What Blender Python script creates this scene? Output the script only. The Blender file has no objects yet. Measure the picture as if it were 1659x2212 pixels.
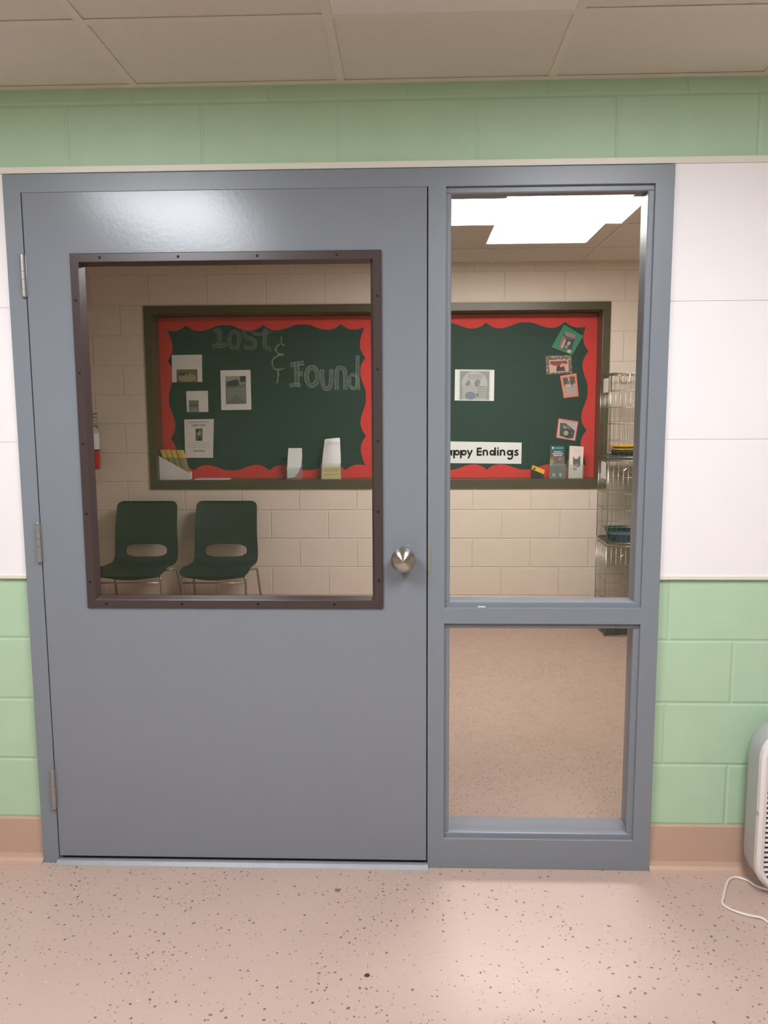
import bpy, bmesh, math, random
from mathutils import Vector, Matrix
from mathutils.geometry import delaunay_2d_cdt
random.seed(7)
S = 0.0254                      # everything below is laid out in inches
sc = bpy.context.scene
col = sc.collection

# ------------------------------------------------------------------ camera
F_PX, CX, CY = 1709.2, 829.5, 1106.0
CAM = Vector((45.83, -95.40, 57.68))
YAW, PITCH, ROLL = 0.0338, -0.1216, 0.0053
RM = (Matrix.Rotation(YAW, 3, 'Z') @ Matrix.Rotation(PITCH, 3, 'X') @ Matrix.Rotation(ROLL, 3, 'Y'))

def at(u, v, Y):
    """point on the vertical plane y = Y seen at photo pixel (u, v)"""
    d = RM @ Vector(((u - CX) / F_PX, 1.0, (CY - v) / F_PX))
    t = (Y - CAM.y) / d.y
    return CAM + d * t

def atz(u, v, Z):
    d = RM @ Vector(((u - CX) / F_PX, 1.0, (CY - v) / F_PX))
    t = (Z - CAM.z) / d.z
    return CAM + d * t

cd = bpy.data.cameras.new('camera')
cam = bpy.data.objects.new('camera', cd)
col.objects.link(cam)
cd.sensor_fit = 'VERTICAL'
cd.sensor_height = 36.0
cd.lens = F_PX * 36.0 / 2212.0
cd.clip_start = 0.02
m4 = (RM @ Matrix(((1, 0, 0), (0, 0, -1), (0, 1, 0)))).to_4x4()
m4.translation = CAM * S
cam.matrix_world = m4
sc.camera = cam

# ------------------------------------------------------------------ materials
def lin(c):
    c = c / 255.0
    return c / 12.92 if c <= 0.04045 else ((c + 0.055) / 1.055) ** 2.4

def rgb(r, g, b): return (lin(r), lin(g), lin(b), 1.0)

def new_mat(name):
    m = bpy.data.materials.new(name); m.use_nodes = True
    nt = m.node_tree
    return m, nt, nt.nodes['Principled BSDF']

def N(nt, t, **k):
    n = nt.nodes.new(t)
    for a, b in k.items(): setattr(n, a, b)
    return n

def objcoord(nt, scale=1 / S):
    g = N(nt, 'ShaderNodeNewGeometry')
    mp = N(nt, 'ShaderNodeVectorMath', operation='SCALE'); mp.inputs[3].default_value = scale
    nt.links.new(g.outputs['Position'], mp.inputs[0])
    return mp.outputs[0]

def ramp(nt, fac, stops):
    r = N(nt, 'ShaderNodeValToRGB'); e = r.color_ramp.elements
    while len(e) < len(stops): e.new(0.5)
    for i, (p, c) in enumerate(stops): e[i].position = p; e[i].color = c
    nt.links.new(fac, r.inputs[0]); return r.outputs[0]

def mixc(nt, fac, a, b):
    m = N(nt, 'ShaderNodeMix', data_type='RGBA')
    for s, v in ((m.inputs[0], fac), (m.inputs[6], a), (m.inputs[7], b)):
        if hasattr(v, 'links'): nt.links.new(v, s)
        else: s.default_value = v
    return m.outputs[2]

def noise(nt, vec, scale, detail=3, rough=.5):
    n = N(nt, 'ShaderNodeTexNoise'); n.inputs['Scale'].default_value = scale
    n.inputs['Detail'].default_value = detail; n.inputs['Roughness'].default_value = rough
    nt.links.new(vec, n.inputs['Vector']); return n.outputs[0]

def bump(nt, h, strength, dist, normal=None):
    b = N(nt, 'ShaderNodeBump'); b.inputs['Strength'].default_value = strength
    b.inputs['Distance'].default_value = dist
    nt.links.new(h, b.inputs['Height'])
    if normal is not None: nt.links.new(normal, b.inputs['Normal'])
    return b.outputs[0]

def paint(name, c, rough=.5, metal=0, var=.06, vscale=.6, bmp=0, bscale=8, spec=.5, coat=0):
    m, nt, p = new_mat(name)
    v = objcoord(nt)
    d = tuple(x * (1 - var) for x in c[:3]) + (1,); l = tuple(min(1, x * (1 + var)) for x in c[:3]) + (1,)
    nt.links.new(mixc(nt, noise(nt, v, vscale), d, l), p.inputs['Base Color'])
    p.inputs['Roughness'].default_value = rough; p.inputs['Metallic'].default_value = metal
    p.inputs['Specular IOR Level'].default_value = spec
    p.inputs['Coat Weight'].default_value = coat
    if bmp:
        nt.links.new(bump(nt, noise(nt, v, bscale, 4, .6), bmp, .01 * S * 10), p.inputs['Normal'])
    return m

def block_paint(name, c, x0, z0, joint, rough=.5, bumpd=.12, spec=.35, jc=1.0, orange=.25):
    """painted concrete block: soft tooled joints on a running bond, 16 x 8 inches"""
    m, nt, p = new_mat(name)
    v = objcoord(nt)
    sx = N(nt, 'ShaderNodeSeparateXYZ'); nt.links.new(v, sx.inputs[0])
    cx = N(nt, 'ShaderNodeCombineXYZ')
    for i, (o, d) in enumerate(((0, -x0 + 800), (2, -z0 + 400))):
        a = N(nt, 'ShaderNodeMath', operation='ADD'); a.inputs[1].default_value = d
        nt.links.new(sx.outputs[o], a.inputs[0]); nt.links.new(a.outputs[0], cx.inputs[i])
    b = N(nt, 'ShaderNodeTexBrick'); b.offset = .5; b.offset_frequency = 2; b.squash = 1
    for k, val in (('Scale', 1), ('Mortar Size', joint), ('Mortar Smooth', .9), ('Brick Width', 16), ('Row Height', 8)):
        b.inputs[k].default_value = val
    nt.links.new(cx.outputs[0], b.inputs['Vector'])
    n1 = noise(nt, v, .25, 3)
    d = tuple(x * .95 for x in c[:3]) + (1,); l = tuple(min(1, x * 1.05) for x in c[:3]) + (1,)
    base = mixc(nt, n1, d, l)
    j = tuple(x * jc for x in c[:3]) + (1,)
    nt.links.new(mixc(nt, b.outputs['Fac'], base, j), p.inputs['Base Color'])
    inv = N(nt, 'ShaderNodeMath', operation='SUBTRACT'); inv.inputs[0].default_value = 1
    nt.links.new(b.outputs['Fac'], inv.inputs[1])
    bn = bump(nt, inv.outputs[0], 1.0, bumpd * S)
    bn = bump(nt, noise(nt, v, 2.2, 5, .6), orange, .06 * S, bn)
    nt.links.new(bn, p.inputs['Normal'])
    p.inputs['Roughness'].default_value = rough; p.inputs['Specular IOR Level'].default_value = spec
    return m

def emission(name, c, s):
    m = bpy.data.materials.new(name); m.use_nodes = True; nt = m.node_tree; nt.nodes.clear()
    e = N(nt, 'ShaderNodeEmission'); e.inputs[0].default_value = c; e.inputs[1].default_value = s
    o = N(nt, 'ShaderNodeOutputMaterial'); nt.links.new(e.outputs[0], o.inputs[0]); return m

def glass(name, tint, f0, haze=0.0):
    """thin pane: clear transmission plus a Fresnel mirror on both faces"""
    m = bpy.data.materials.new(name); m.use_nodes = True; nt = m.node_tree; nt.nodes.clear()
    g = N(nt, 'ShaderNodeNewGeometry')
    dt = N(nt, 'ShaderNodeVectorMath', operation='DOT_PRODUCT')
    nt.links.new(g.outputs['Normal'], dt.inputs[0]); nt.links.new(g.outputs['Incoming'], dt.inputs[1])
    ab = N(nt, 'ShaderNodeMath', operation='ABSOLUTE'); nt.links.new(dt.outputs['Value'], ab.inputs[0])
    om = N(nt, 'ShaderNodeMath', operation='SUBTRACT', use_clamp=True); om.inputs[0].default_value = 1; nt.links.new(ab.outputs[0], om.inputs[1])
    pw = N(nt, 'ShaderNodeMath', operation='POWER'); pw.inputs[1].default_value = 5; nt.links.new(om.outputs[0], pw.inputs[0])
    ma = N(nt, 'ShaderNodeMath', operation='MULTIPLY_ADD'); ma.inputs[1].default_value = 1 - f0; ma.inputs[2].default_value = f0
    nt.links.new(pw.outputs[0], ma.inputs[0])
    t = N(nt, 'ShaderNodeBsdfTransparent'); t.inputs[0].default_value = tint
    gl = N(nt, 'ShaderNodeBsdfGlossy'); gl.inputs['Roughness'].default_value = 0.0; gl.inputs[0].default_value = (1, 1, 1, 1)
    mx = N(nt, 'ShaderNodeMixShader')
    nt.links.new(ma.outputs[0], mx.inputs[0]); nt.links.new(t.outputs[0], mx.inputs[1]); nt.links.new(gl.outputs[0], mx.inputs[2])
    out = mx.outputs[0]
    if haze:
        df = N(nt, 'ShaderNodeBsdfDiffuse'); df.inputs[0].default_value = (.8, .8, .8, 1)
        m2 = N(nt, 'ShaderNodeMixShader'); m2.inputs[0].default_value = haze
        nt.links.new(out, m2.inputs[1]); nt.links.new(df.outputs[0], m2.inputs[2]); out = m2.outputs[0]
    o = N(nt, 'ShaderNodeOutputMaterial'); nt.links.new(out, o.inputs[0])
    return m

def chalk(name, c, lo, hi):
    m = bpy.data.materials.new(name); m.use_nodes = True; nt = m.node_tree; nt.nodes.clear()
    v = objcoord(nt)
    n = noise(nt, v, 2.5, 5, .7)
    r = ramp(nt, n, [(.35, (lo, lo, lo, 1)), (.7, (hi, hi, hi, 1))])
    t = N(nt, 'ShaderNodeBsdfTransparent'); d = N(nt, 'ShaderNodeBsdfDiffuse'); d.inputs[0].default_value = c
    mx = N(nt, 'ShaderNodeMixShader'); nt.links.new(r, mx.inputs[0]); nt.links.new(t.outputs[0], mx.inputs[1]); nt.links.new(d.outputs[0], mx.inputs[2])
    o = N(nt, 'ShaderNodeOutputMaterial'); nt.links.new(mx.outputs[0], o.inputs[0])
    return m

def floor_mat(name, base, cell, thr, dark, dense, rough):
    """poured epoxy floor with sparse chips of several sizes"""
    m, nt, p = new_mat(name)
    v = objcoord(nt)
    n0 = noise(nt, v, .09, 3)
    n1 = noise(nt, v, 1.6, 4, .7)
    c = mixc(nt, n0, tuple(x * .93 for x in base[:3]) + (1,), tuple(x * 1.06 for x in base[:3]) + (1,))
    c = mixc(nt, ramp(nt, n1, [(.4, (0, 0, 0, 1)), (.75, (.35, .35, .35, 1))]), c, tuple(x * .82 for x in base[:3]) + (1,))
    cl = ramp(nt, noise(nt, v, .07, 2), [(.35, (0, 0, 0, 1)), (.65, (1, 1, 1, 1))])
    warp = N(nt, 'ShaderNodeTexNoise'); warp.inputs['Scale'].default_value = 3.0
    nt.links.new(v, warp.inputs['Vector'])
    wv = N(nt, 'ShaderNodeVectorMath', operation='MULTIPLY_ADD'); wv.inputs[1].default_value = (.35, .35, .35)
    nt.links.new(warp.outputs[1], wv.inputs[0]); nt.links.new(v, wv.inputs[2])
    for (cs, th, keep, cc) in ((cell, thr, dense, dark), (cell * .62, thr * .62, dense * .9, tuple(x * 1.7 for x in dark[:3]) + (1,)),
                               (cell * 1.3, thr * .7, dense * .7, tuple(min(1, x * 1.35) for x in base[:3]) + (1,)),
                               (cell * .8, thr * .5, dense * .8, rgb(165, 105, 90))):
        vo = N(nt, 'ShaderNodeTexVoronoi'); vo.inputs['Scale'].default_value = 1 / cs
        nt.links.new(wv.outputs[0], vo.inputs['Vector'])
        a = N(nt, 'ShaderNodeMath', operation='LESS_THAN'); a.inputs[1].default_value = th / cs
        nt.links.new(vo.outputs['Distance'], a.inputs[0])
        sp = N(nt, 'ShaderNodeSeparateColor'); nt.links.new(vo.outputs['Color'], sp.inputs[0])
        k = N(nt, 'ShaderNodeMath', operation='MULTIPLY_ADD'); k.inputs[1].default_value = keep; k.inputs[2].default_value = keep * .25
        nt.links.new(cl, k.inputs[0])
        b = N(nt, 'ShaderNodeMath', operation='LESS_THAN'); nt.links.new(sp.outputs[0], b.inputs[0]); nt.links.new(k.outputs[0], b.inputs[1])
        mu = N(nt, 'ShaderNodeMath', operation='MULTIPLY'); nt.links.new(a.outputs[0], mu.inputs[0]); nt.links.new(b.outputs[0], mu.inputs[1])
        sf = N(nt, 'ShaderNodeMath', operation='MULTIPLY'); sf.inputs[1].default_value = .8
        nt.links.new(mu.outputs[0], sf.inputs[0])
        c = mixc(nt, sf.outputs[0], c, cc)
    nt.links.new(c, p.inputs['Base Color'])
    rr = ramp(nt, noise(nt, v, .4, 3), [(.3, (rough * .85,) * 3 + (1,)), (.7, (rough * 1.15,) * 3 + (1,))])
    nt.links.new(rr, p.inputs['Roughness'])
    p.inputs['Specular IOR Level'].default_value = .45
    nt.links.new(bump(nt, noise(nt, v, .9, 4), .12, .05 * S), p.inputs['Normal'])
    return m

M = {}
M['frame'] = paint('grey_door_paint', rgb(127, 132, 141), .34, var=.03, vscale=.3, bmp=.12, bscale=3)
M['door'] = paint('grey_door_face_paint', rgb(128, 132, 141), .21, var=.03, vscale=.15, bmp=.10, bscale=2)
M['bronze'] = paint('bronze_window_trim', rgb(68, 55, 55), .29, var=.06, vscale=.8, spec=.5)
M['screw'] = paint('dark_screw', rgb(20, 16, 16), .5, .3)
M['steel'] = paint('satin_steel', rgb(178, 172, 165), .24, 1, var=.05, vscale=3)
M['hinge'] = paint('hinge_steel', rgb(158, 156, 152), .38, .6, var=.05, vscale=3)
M['chrome'] = paint('chrome_wire', rgb(168, 160, 146), .28, 1, var=.03)
M['alu'] = paint('aluminium_threshold', rgb(176, 178, 184), .36, .5, var=.08, vscale=.4)
M['rubber'] = paint('dark_gasket', rgb(22, 22, 26), .8)
JX, JZ = 5.6, 13.86
M['green'] = block_paint('green_block_paint', rgb(178, 205, 175), JX, JZ, .32, .45, .07)
M['cream'] = paint('white_wall_panel', rgb(240, 234, 236), .45, var=.02, vscale=.2)
M['captrim'] = paint('cream_trim', rgb(226, 220, 208), .4, var=.02)
M['plainwall'] = paint('offwhite_room_wall', rgb(214, 208, 200), .6, var=.03)
M['cove'] = paint('tan_cove_base', rgb(192, 160, 142), .5, var=.05, vscale=.3)
M['floor'] = floor_mat('pink_epoxy_floor', rgb(193, 167, 155), .9, .15, rgb(84, 62, 58), .60, .36)
M['floor_b'] = floor_mat('speckled_back_floor', rgb(163, 139, 125), .55, .15, rgb(120, 86, 70), .7, .5)
M['tile'] = paint('ceiling_tile', rgb(216, 208, 198), .9, var=.04, vscale=1.5, bmp=.3, bscale=6)
M['tee'] = paint('ceiling_tee', rgb(218, 210, 200), .85, var=.02)
M['backwall'] = block_paint('beige_block_paint', rgb(214, 197, 183), 6.9, 15.6, .22, .6, .09, .3, .96)
M['boardgreen'] = block_paint('dark_green_painted_block', rgb(27, 53, 45), 6.9, 15.6, .14, .6, .035, .25, 1.12, .1)
M['olive'] = paint('olive_brown_frame_paint', rgb(72, 60, 40), .35, var=.06, vscale=.4)
M['red'] = paint('red_border_card', rgb(206, 36, 38), .7, var=.05, vscale=.2)
M['paper'] = paint('white_paper', rgb(214, 208, 204), .7, var=.03, vscale=.4)
M['paper2'] = paint('bright_white_paper', rgb(226, 226, 224), .6, var=.03, vscale=.4)
M['ink'] = paint('black_ink', rgb(28, 28, 30), .6)
M['greyink'] = paint('grey_ink', rgb(130, 126, 124), .7)
M['lightink'] = paint('pale_grey_ink', rgb(172, 168, 164), .7)
M['chalk'] = chalk('faint_chalk', (.5, .56, .5, 1), .03, .30)
M['chalkline'] = chalk('chalk_line', (.6, .66, .58, 1), .05, .42)
M['chalkfaint'] = chalk('rubbed_chalk', (.5, .52, .48, 1), .02, .22)
M['chalkyellow'] = chalk('yellow_chalk', (.6, .62, .42, 1), .1, .5)
M['shell'] = paint('dark_green_plastic', rgb(29, 40, 34), .42, var=.08, vscale=.5, bmp=.15, bscale=10)
M['pane'] = glass('clear_window_glass', (.975, .98, .975, 1), .044)
M['doorpane'] = glass('door_window_glass', (.955, .95, .95, 1), .038)
M['acrylic'] = glass('clear_acrylic', (.95, .96, .96, 1), .05, .05)
M['lens'] = emission('light_lens', (.93, .965, 1.0, 1), 33.0)
M['lens_b'] = emission('back_room_light_lens', (1.0, .97, .955, 1), 42.0)
M['lightframe'] = paint('white_light_frame', rgb(226, 222, 214), .5)
M['white_plastic'] = paint('white_plastic', rgb(232, 222, 222), .38, var=.02)
M['grey_plastic'] = paint('silver_grey_plastic', rgb(172, 170, 172), .42, var=.03)
M['dark'] = paint('dark_inside', rgb(30, 28, 28), .8)
M['cord'] = paint('white_cord', rgb(225, 212, 208), .45)
M['yellow'] = paint('yellow_card', rgb(206, 170, 70), .6, var=.05)
M['paleyellow'] = paint('pale_yellow_card', rgb(224, 206, 128), .6, var=.05)
M['greyyellow'] = paint('grey_yellow_cover', rgb(142, 130, 84), .6, var=.08, vscale=2)
M['blackplastic'] = paint('black_plastic', rgb(34, 33, 33), .4)
M['yellowplastic'] = paint('yellow_plastic', rgb(222, 172, 50), .4)
M['bluegrey'] = paint('blue_grey_plastic', rgb(74, 92, 112), .3)
M['teal'] = paint('teal_plastic', rgb(22, 62, 66), .3)
M['darkpan'] = paint('dark_grey_pan', rgb(58, 58, 62), .4)
M['redgloss'] = paint('red_enamel', rgb(176, 22, 22), .3)
M['scrap'] = paint('brown_scrap', rgb(150, 104, 76), .8)
M['crumb'] = paint('dark_crumb', rgb(70, 48, 48), .8)
_m, _nt, _p = new_mat('brown_camouflage_card'); M['camo'] = _m
_nt.links.new(ramp(_nt, noise(_nt, objcoord(_nt), 1.6, 2, .5), [(.36, rgb(84, 62, 52)), (.44, rgb(122, 98, 84)), (.54, rgb(98, 76, 64)), (.62, rgb(178, 160, 150))]), _p.inputs['Base Color'])
_p.inputs['Roughness'].default_value = .5
_m, _nt, _p = new_mat('spun_satin_steel'); M['spun'] = _m
_p.inputs['Base Color'].default_value = rgb(190, 184, 176); _p.inputs['Metallic'].default_value = 1
_p.inputs['Roughness'].default_value = .3; _p.inputs['Anisotropic'].default_value = .9; _p.inputs['Anisotropic Rotation'].default_value = .25
_tg = N(_nt, 'ShaderNodeTangent', direction_type='RADIAL', axis='Y')
_nt.links.new(_tg.outputs[0], _p.inputs['Tangent'])
_nt.links.new(ramp(_nt, noise(_nt, objcoord(_nt), 9, 3), [(.3, (.26, .26, .26, 1)), (.7, (.33, .33, .33, 1))]), _p.inputs['Roughness'])
_flat = {}
def flat(r, g, b):
    k = (r, g, b)
    if k not in _flat: _flat[k] = paint('print_%d_%d_%d' % k, rgb(r, g, b), .65, var=.07, vscale=3)
    return _flat[k]

# ------------------------------------------------------------------ mesh helpers
class MB:
    def __init__(s): s.bm = bmesh.new(); s.mats = []
    def mi(s, m):
        if m not in s.mats: s.mats.append(m)
        return s.mats.index(m)
    def face(s, pts, m, smooth=False):
        f = s.bm.faces.new([s.bm.verts.new(Vector(p) * S) for p in pts]); f.material_index = s.mi(m); f.smooth = smooth
        return f
    def box(s, x0, x1, y0, y1, z0, z1, m, bev=0, seg=2):
        vs = [s.bm.verts.new(Vector(p) * S) for p in ((x0, y0, z0), (x1, y0, z0), (x1, y1, z0), (x0, y1, z0), (x0, y0, z1), (x1, y0, z1), (x1, y1, z1), (x0, y1, z1))]
        fs = [s.bm.faces.new([vs[i] for i in q]) for q in ((0, 3, 2, 1), (4, 5, 6, 7), (0, 1, 5, 4), (1, 2, 6, 5), (2, 3, 7, 6), (3, 0, 4, 7))]
        k = s.mi(m)
        for f in fs: f.material_index = k
        if bev:
            ed = list({e for f in fs for e in f.edges})
            r = bmesh.ops.bevel(s.bm, geom=ed, offset=bev * S, segments=seg, affect='EDGES', profile=.5)
            for f in r['faces']: f.material_index = k; f.smooth = True
    def prism(s, pts, off, m, bev=0):
        """pts: a planar outline in 3D; off: extrusion vector"""
        off = Vector(off)
        a = [s.bm.verts.new(Vector(p) * S) for p in pts]; b = [s.bm.verts.new((Vector(p) + off) * S) for p in pts]
        k = s.mi(m); n = len(a); fs = []
        fs.append(s.bm.faces.new(a)); fs.append(s.bm.faces.new(b[::-1]))
        for i in range(n): fs.append(s.bm.faces.new((a[i], b[i], b[(i + 1) % n], a[(i + 1) % n])))
        for f in fs: f.material_index = k
    def tube(s, path, r, m, n=8, closed=False, cap=True):
        path = [Vector(p) for p in path]; k = s.mi(m); rings = []; L = len(path); up = None
        for i, p in enumerate(path):
            a = path[(i - 1) % L] if (closed or i > 0) else p
            b = path[(i + 1) % L] if (closed or i < L - 1) else p
            t = (b - a).normalized()
            if up is None: up = Vector((0, 0, 1)) if abs(t.z) < .9 else Vector((1, 0, 0))
            x = t.cross(up).normalized(); y = x.cross(t).normalized(); up = y
            rr = r[i] if isinstance(r, (list, tuple)) else r
            rings.append([s.bm.verts.new((p + x * rr * math.cos(2 * math.pi * j / n) + y * rr * math.sin(2 * math.pi * j / n)) * S) for j in range(n)])
        for i in range(L if closed else L - 1):
            A, B = rings[i], rings[(i + 1) % L]
            for j in range(n):
                f = s.bm.faces.new((A[j], B[j], B[(j + 1) % n], A[(j + 1) % n])); f.material_index = k; f.smooth = True
        if cap and not closed:
            for R_ in (rings[0], rings[-1]):
                f = s.bm.faces.new(R_); f.material_index = k
    def lathe(s, prof, c, axis, m, n=32, sx=1, sy=1):
        """prof: list of (radius, height along axis)"""
        c = Vector(c); k = s.mi(m); rings = []
        ax = {'x': (Vector((0, 1, 0)), Vector((0, 0, 1)), Vector((1, 0, 0))), 'y': (Vector((1, 0, 0)), Vector((0, 0, 1)), Vector((0, -1, 0))), 'z': (Vector((1, 0, 0)), Vector((0, 1, 0)), Vector((0, 0, 1)))}[axis]
        for r, h in prof:
            if r < 1e-6: rings.append([s.bm.verts.new((c + ax[2] * h) * S)])
            else: rings.append([s.bm.verts.new((c + ax[0] * r * sx * math.cos(2 * math.pi * j / n) + ax[1] * r * sy * math.sin(2 * math.pi * j / n) + ax[2] * h) * S) for j in range(n)])
        for A, B in zip(rings, rings[1:]):
            for j in range(n):
                if len(A) == 1 and len(B) == 1: continue
                if len(A) == 1: q = (A[0], B[j], B[(j + 1) % n])
                elif len(B) == 1: q = (A[j], B[0], A[(j + 1) % n])
                else: q = (A[j], B[j], B[(j + 1) % n], A[(j + 1) % n])
                f = s.bm.faces.new(q); f.material_index = k; f.smooth = True
    def build(s, name, parent=None, recalc=True):
        if recalc: bmesh.ops.recalc_face_normals(s.bm, faces=s.bm.faces[:])
        me = bpy.data.meshes.new(name)
        for m in s.mats: me.materials.append(m)
        for e in s.bm.edges:
            if len(e.link_faces) == 2 and e.calc_face_angle(0) > .75: e.smooth = False
        org = parent_loc(parent)
        if parent is not None:
            bmesh.ops.translate(s.bm, verts=s.bm.verts[:], vec=-org)
        s.bm.to_mesh(me); s.bm.free()
        o = bpy.data.objects.new(name, me); col.objects.link(o)
        if parent is not None: o.parent = parent
        return o

def parent_loc(p):
    v = Vector((0, 0, 0))
    while p is not None: v += p.location; p = p.parent
    return v

def tag(o, label, cat=None, group=None, kind=None):
    o['label'] = label
    if cat: o['category'] = cat
    if group: o['group'] = group
    if kind: o['kind'] = kind
    return o

def thing(name, loc, label, cat, group=None, kind=None):
    o = bpy.data.objects.new(name, None); col.objects.link(o)
    o.empty_display_size = .05
    o.location = Vector(loc) * S
    return tag(o, label, cat, group, kind)

def struct(mb, name, label, cat, recalc=True):
    return tag(mb.build(name, recalc=recalc), label, cat, kind='structure')

# ================================================================== SETTING
D = 122.0                         # far wall of the room behind the glass
YB = 6.6                          # back face of the door wall
CZ, CZB = 95.6, 97.7              # ceiling heights, near room and back room
XL, XR, YR = -84.0, 170.0, -176.0 # near room extents
BXL, BXR = -64.0, 130.0           # back room extents
FX0, FX1, FZ1 = -2.08, 76.09, 85.98
WY = .8                           # block face sits a little behind the face of the steel frame

# ---- door wall: block, with the opening for the steel frame
b = MB()
b.box(XL, FX0 + .05, WY, YB, 0, CZB + 4, M['green'])
b.box(FX1 - .05, XR, WY, YB, 0, CZB + 4, M['green'])
b.box(FX0 + .05, FX1 - .05, WY, YB, FZ1 - .05, CZB + 4, M['green'])
struct(b, 'wall_door', 'green painted block wall around the grey door frame', 'wall')

# white panels between the green block, with seams every 16 inches
def panels(x0, x1):
    b = MB()
    zs = (38.0, 54.65, 70.75, 86.2)
    for a, c in zip(zs, zs[1:]):
        b.box(x0, x1, WY - .35, WY + .02, a + .015, c - .015, M['cream'], .03)
    return b
struct(panels(XL, FX0 - .02), 'wall_panel_left', 'white wall panel band to the left of the grey door frame', 'wall panel')
struct(panels(FX1 + .02, XR), 'wall_panel_right', 'white wall panel band to the right of the glass sidelight', 'wall panel')
def trim(name, x0, x1, z0, z1, y0, label):
    b = MB(); b.box(x0, x1, y0, WY + .01, z0, z1, M['captrim'], .06); struct(b, name, label, 'trim')
trim('trim_1', XL, XR, 86.1, 86.85, .25, 'cream cap strip above the door frame and white panels')
trim('trim_2', XL, FX0 - .02, 37.62, 38.1, .3, 'cream strip under the white panel, left of the door frame')
trim('trim_3', FX1 + .02, XR, 37.62, 38.1, .3, 'cream strip under the white panel, right of the sidelight')

def cove(name, x0, x1, label):
    b = MB()
    prof = [(WY + .01, 0), (-.75, 0), (-.72, .08), (-.1, .2), (.25, .55), (.45, 1.1), (.52, 5.7), (.6, 5.86), (WY + .01, 5.88)]
    b.prism([(x0, y, z) for y, z in prof], (x1 - x0, 0, 0), M['cove'])
    struct(b, name, label, 'baseboard')
cove('baseboard_left', XL, FX0 - .03, 'tan cove baseboard under the green block left of the door frame')
cove('baseboard_right', FX1 + .03, XR, 'tan cove baseboard under the green block right of the sidelight')

# ---- floors
b = MB(); b.box(XL - 4, XR + 4, YR - 4, 3.0, -3, 0, M['floor'])
struct(b, 'floor', 'pinkish beige speckled floor in front of the door', 'floor')
b = MB(); b.box(BXL - 4, BXR + 4, 3.0, D + 10, -3, 0, M['floor_b'])
struct(b, 'floor_back', 'brown beige speckled floor of the room behind the glass', 'floor')

# ---- ceilings: lay-in tiles on a tee grid
def ceiling(name, x0, x1, y0, y1, z, xs, ys, holes, label):
    b = MB()
    X = [x0] + [x for x in xs if x0 < x < x1] + [x1]; Y = [y0] + [y for y in ys if y0 < y < y1] + [y1]
    rnd = random.Random(3)
    for a, c in zip(X, X[1:]):
        for d, e in zip(Y, Y[1:]):
            mx, my = (a + c) / 2, (d + e) / 2
            if any(h[0] < mx < h[1] and h[2] < my < h[3] for h in holes): continue
            gx, gy = rnd.uniform(.30, .46), rnd.uniform(.30, .46)
            b.box(a + gx, c - gx, d + gy, e - gy, z + .12, z + .7, M['tile'])
    b.box(x0, x1, y0, y1, z + .9, z + 2.5, M['tile'])
    o = struct(b, name, label, 'ceiling')
    g = MB()
    for x in X[1:-1]:
        segs = [(y0, y1)]
        for h in holes:
            if h[0] + .6 < x < h[1] - .6:
                segs = [q for s_ in segs for q in ((s_[0], min(s_[1], h[2])), (max(s_[0], h[3]), s_[1])) if q[1] > q[0]]
        for q in segs: g.box(x - .47, x + .47, q[0], q[1], z, z + .09, M['tee'])
    for y in Y[1:-1]:
        segs = [(x0, x1)]
        for h in holes:
            if h[2] + .6 < y < h[3] - .6:
                segs = [q for s_ in segs for q in ((s_[0], min(s_[1], h[0])), (max(s_[0], h[1]), s_[1])) if q[1] > q[0]]
        for q in segs: g.box(q[0], q[1], y - .47, y + .47, z + .005, z + .085, M['tee'])
    for q in ((x0, x1, y1 - .9, y1), (x0, x1, y0, y0 + .9), (x0, x0 + .9, y0, y1), (x1 - .9, x1, y0, y1)):
        g.box(*q, z - .01, z + .07, M['tee'])
    g.build('ceiling_grid', o)
gx = [13.91 + 24 * k for k in range(-5, 8)]; gy = [-14.6 - 24 * k for k in range(0, 8)][::-1]
FRONT = [(-10.09, 13.91, -86.6, -38.6), (61.91, 85.91, -86.6, -38.6)]
VENT = (37.91, 61.91, -38.6, -14.6)
ceiling('ceiling', XL, XR, YR, WY, CZ, gx, gy, FRONT + [VENT], 'suspended ceiling of pale square tiles above the door')
bx = [91.3 + 24 * k for k in range(-7, 2)]; by = [104.5 - 24 * k for k in range(0, 5)][::-1]
BACKL = (43.3, 91.3, 56.5, 80.5)
ceiling('ceiling_back', BXL, BXR, YB, D, CZB, bx, by, [BACKL], 'tiled ceiling of the room behind the glass')

def troffer(r, z, lens, label, cat='ceiling light', group=None):
    x0, x1, y0, y1 = r
    t = thing('ceiling_light', ((x0 + x1) / 2, (y0 + y1) / 2, z), label, cat, group)
    b = MB()
    for q in ((x0 + .1, x1 - .1, y0 + .1, y0 + .9), (x0 + .1, x1 - .1, y1 - .9, y1 - .1), (x0 + .1, x0 + .9, y0 + .9, y1 - .9), (x1 - .9, x1 - .1, y0 + .9, y1 - .9)):
        b.box(*q, z + .02, z + .5, M['lightframe'])
    b.box(x0 + .5, x1 - .5, y0 + .5, y1 - .5, z + .5, z + .8, M['lightframe'])
    b.build('frame', t)
    b = MB(); b.box(x0 + .85, x1 - .85, y0 + .85, y1 - .85, z + .1, z + .45, lens); b.build('diffuser', t)
troffer(FRONT[0], CZ, M['lens'], 'ceiling light of the near room, left of the viewer')
troffer(FRONT[1], CZ, M['lens'], 'ceiling light of the near room mirrored in the upper sidelight pane')
troffer(BACKL, CZB, M['lens_b'], 'glowing rectangular ceiling light in the room behind the sidelight')

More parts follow.
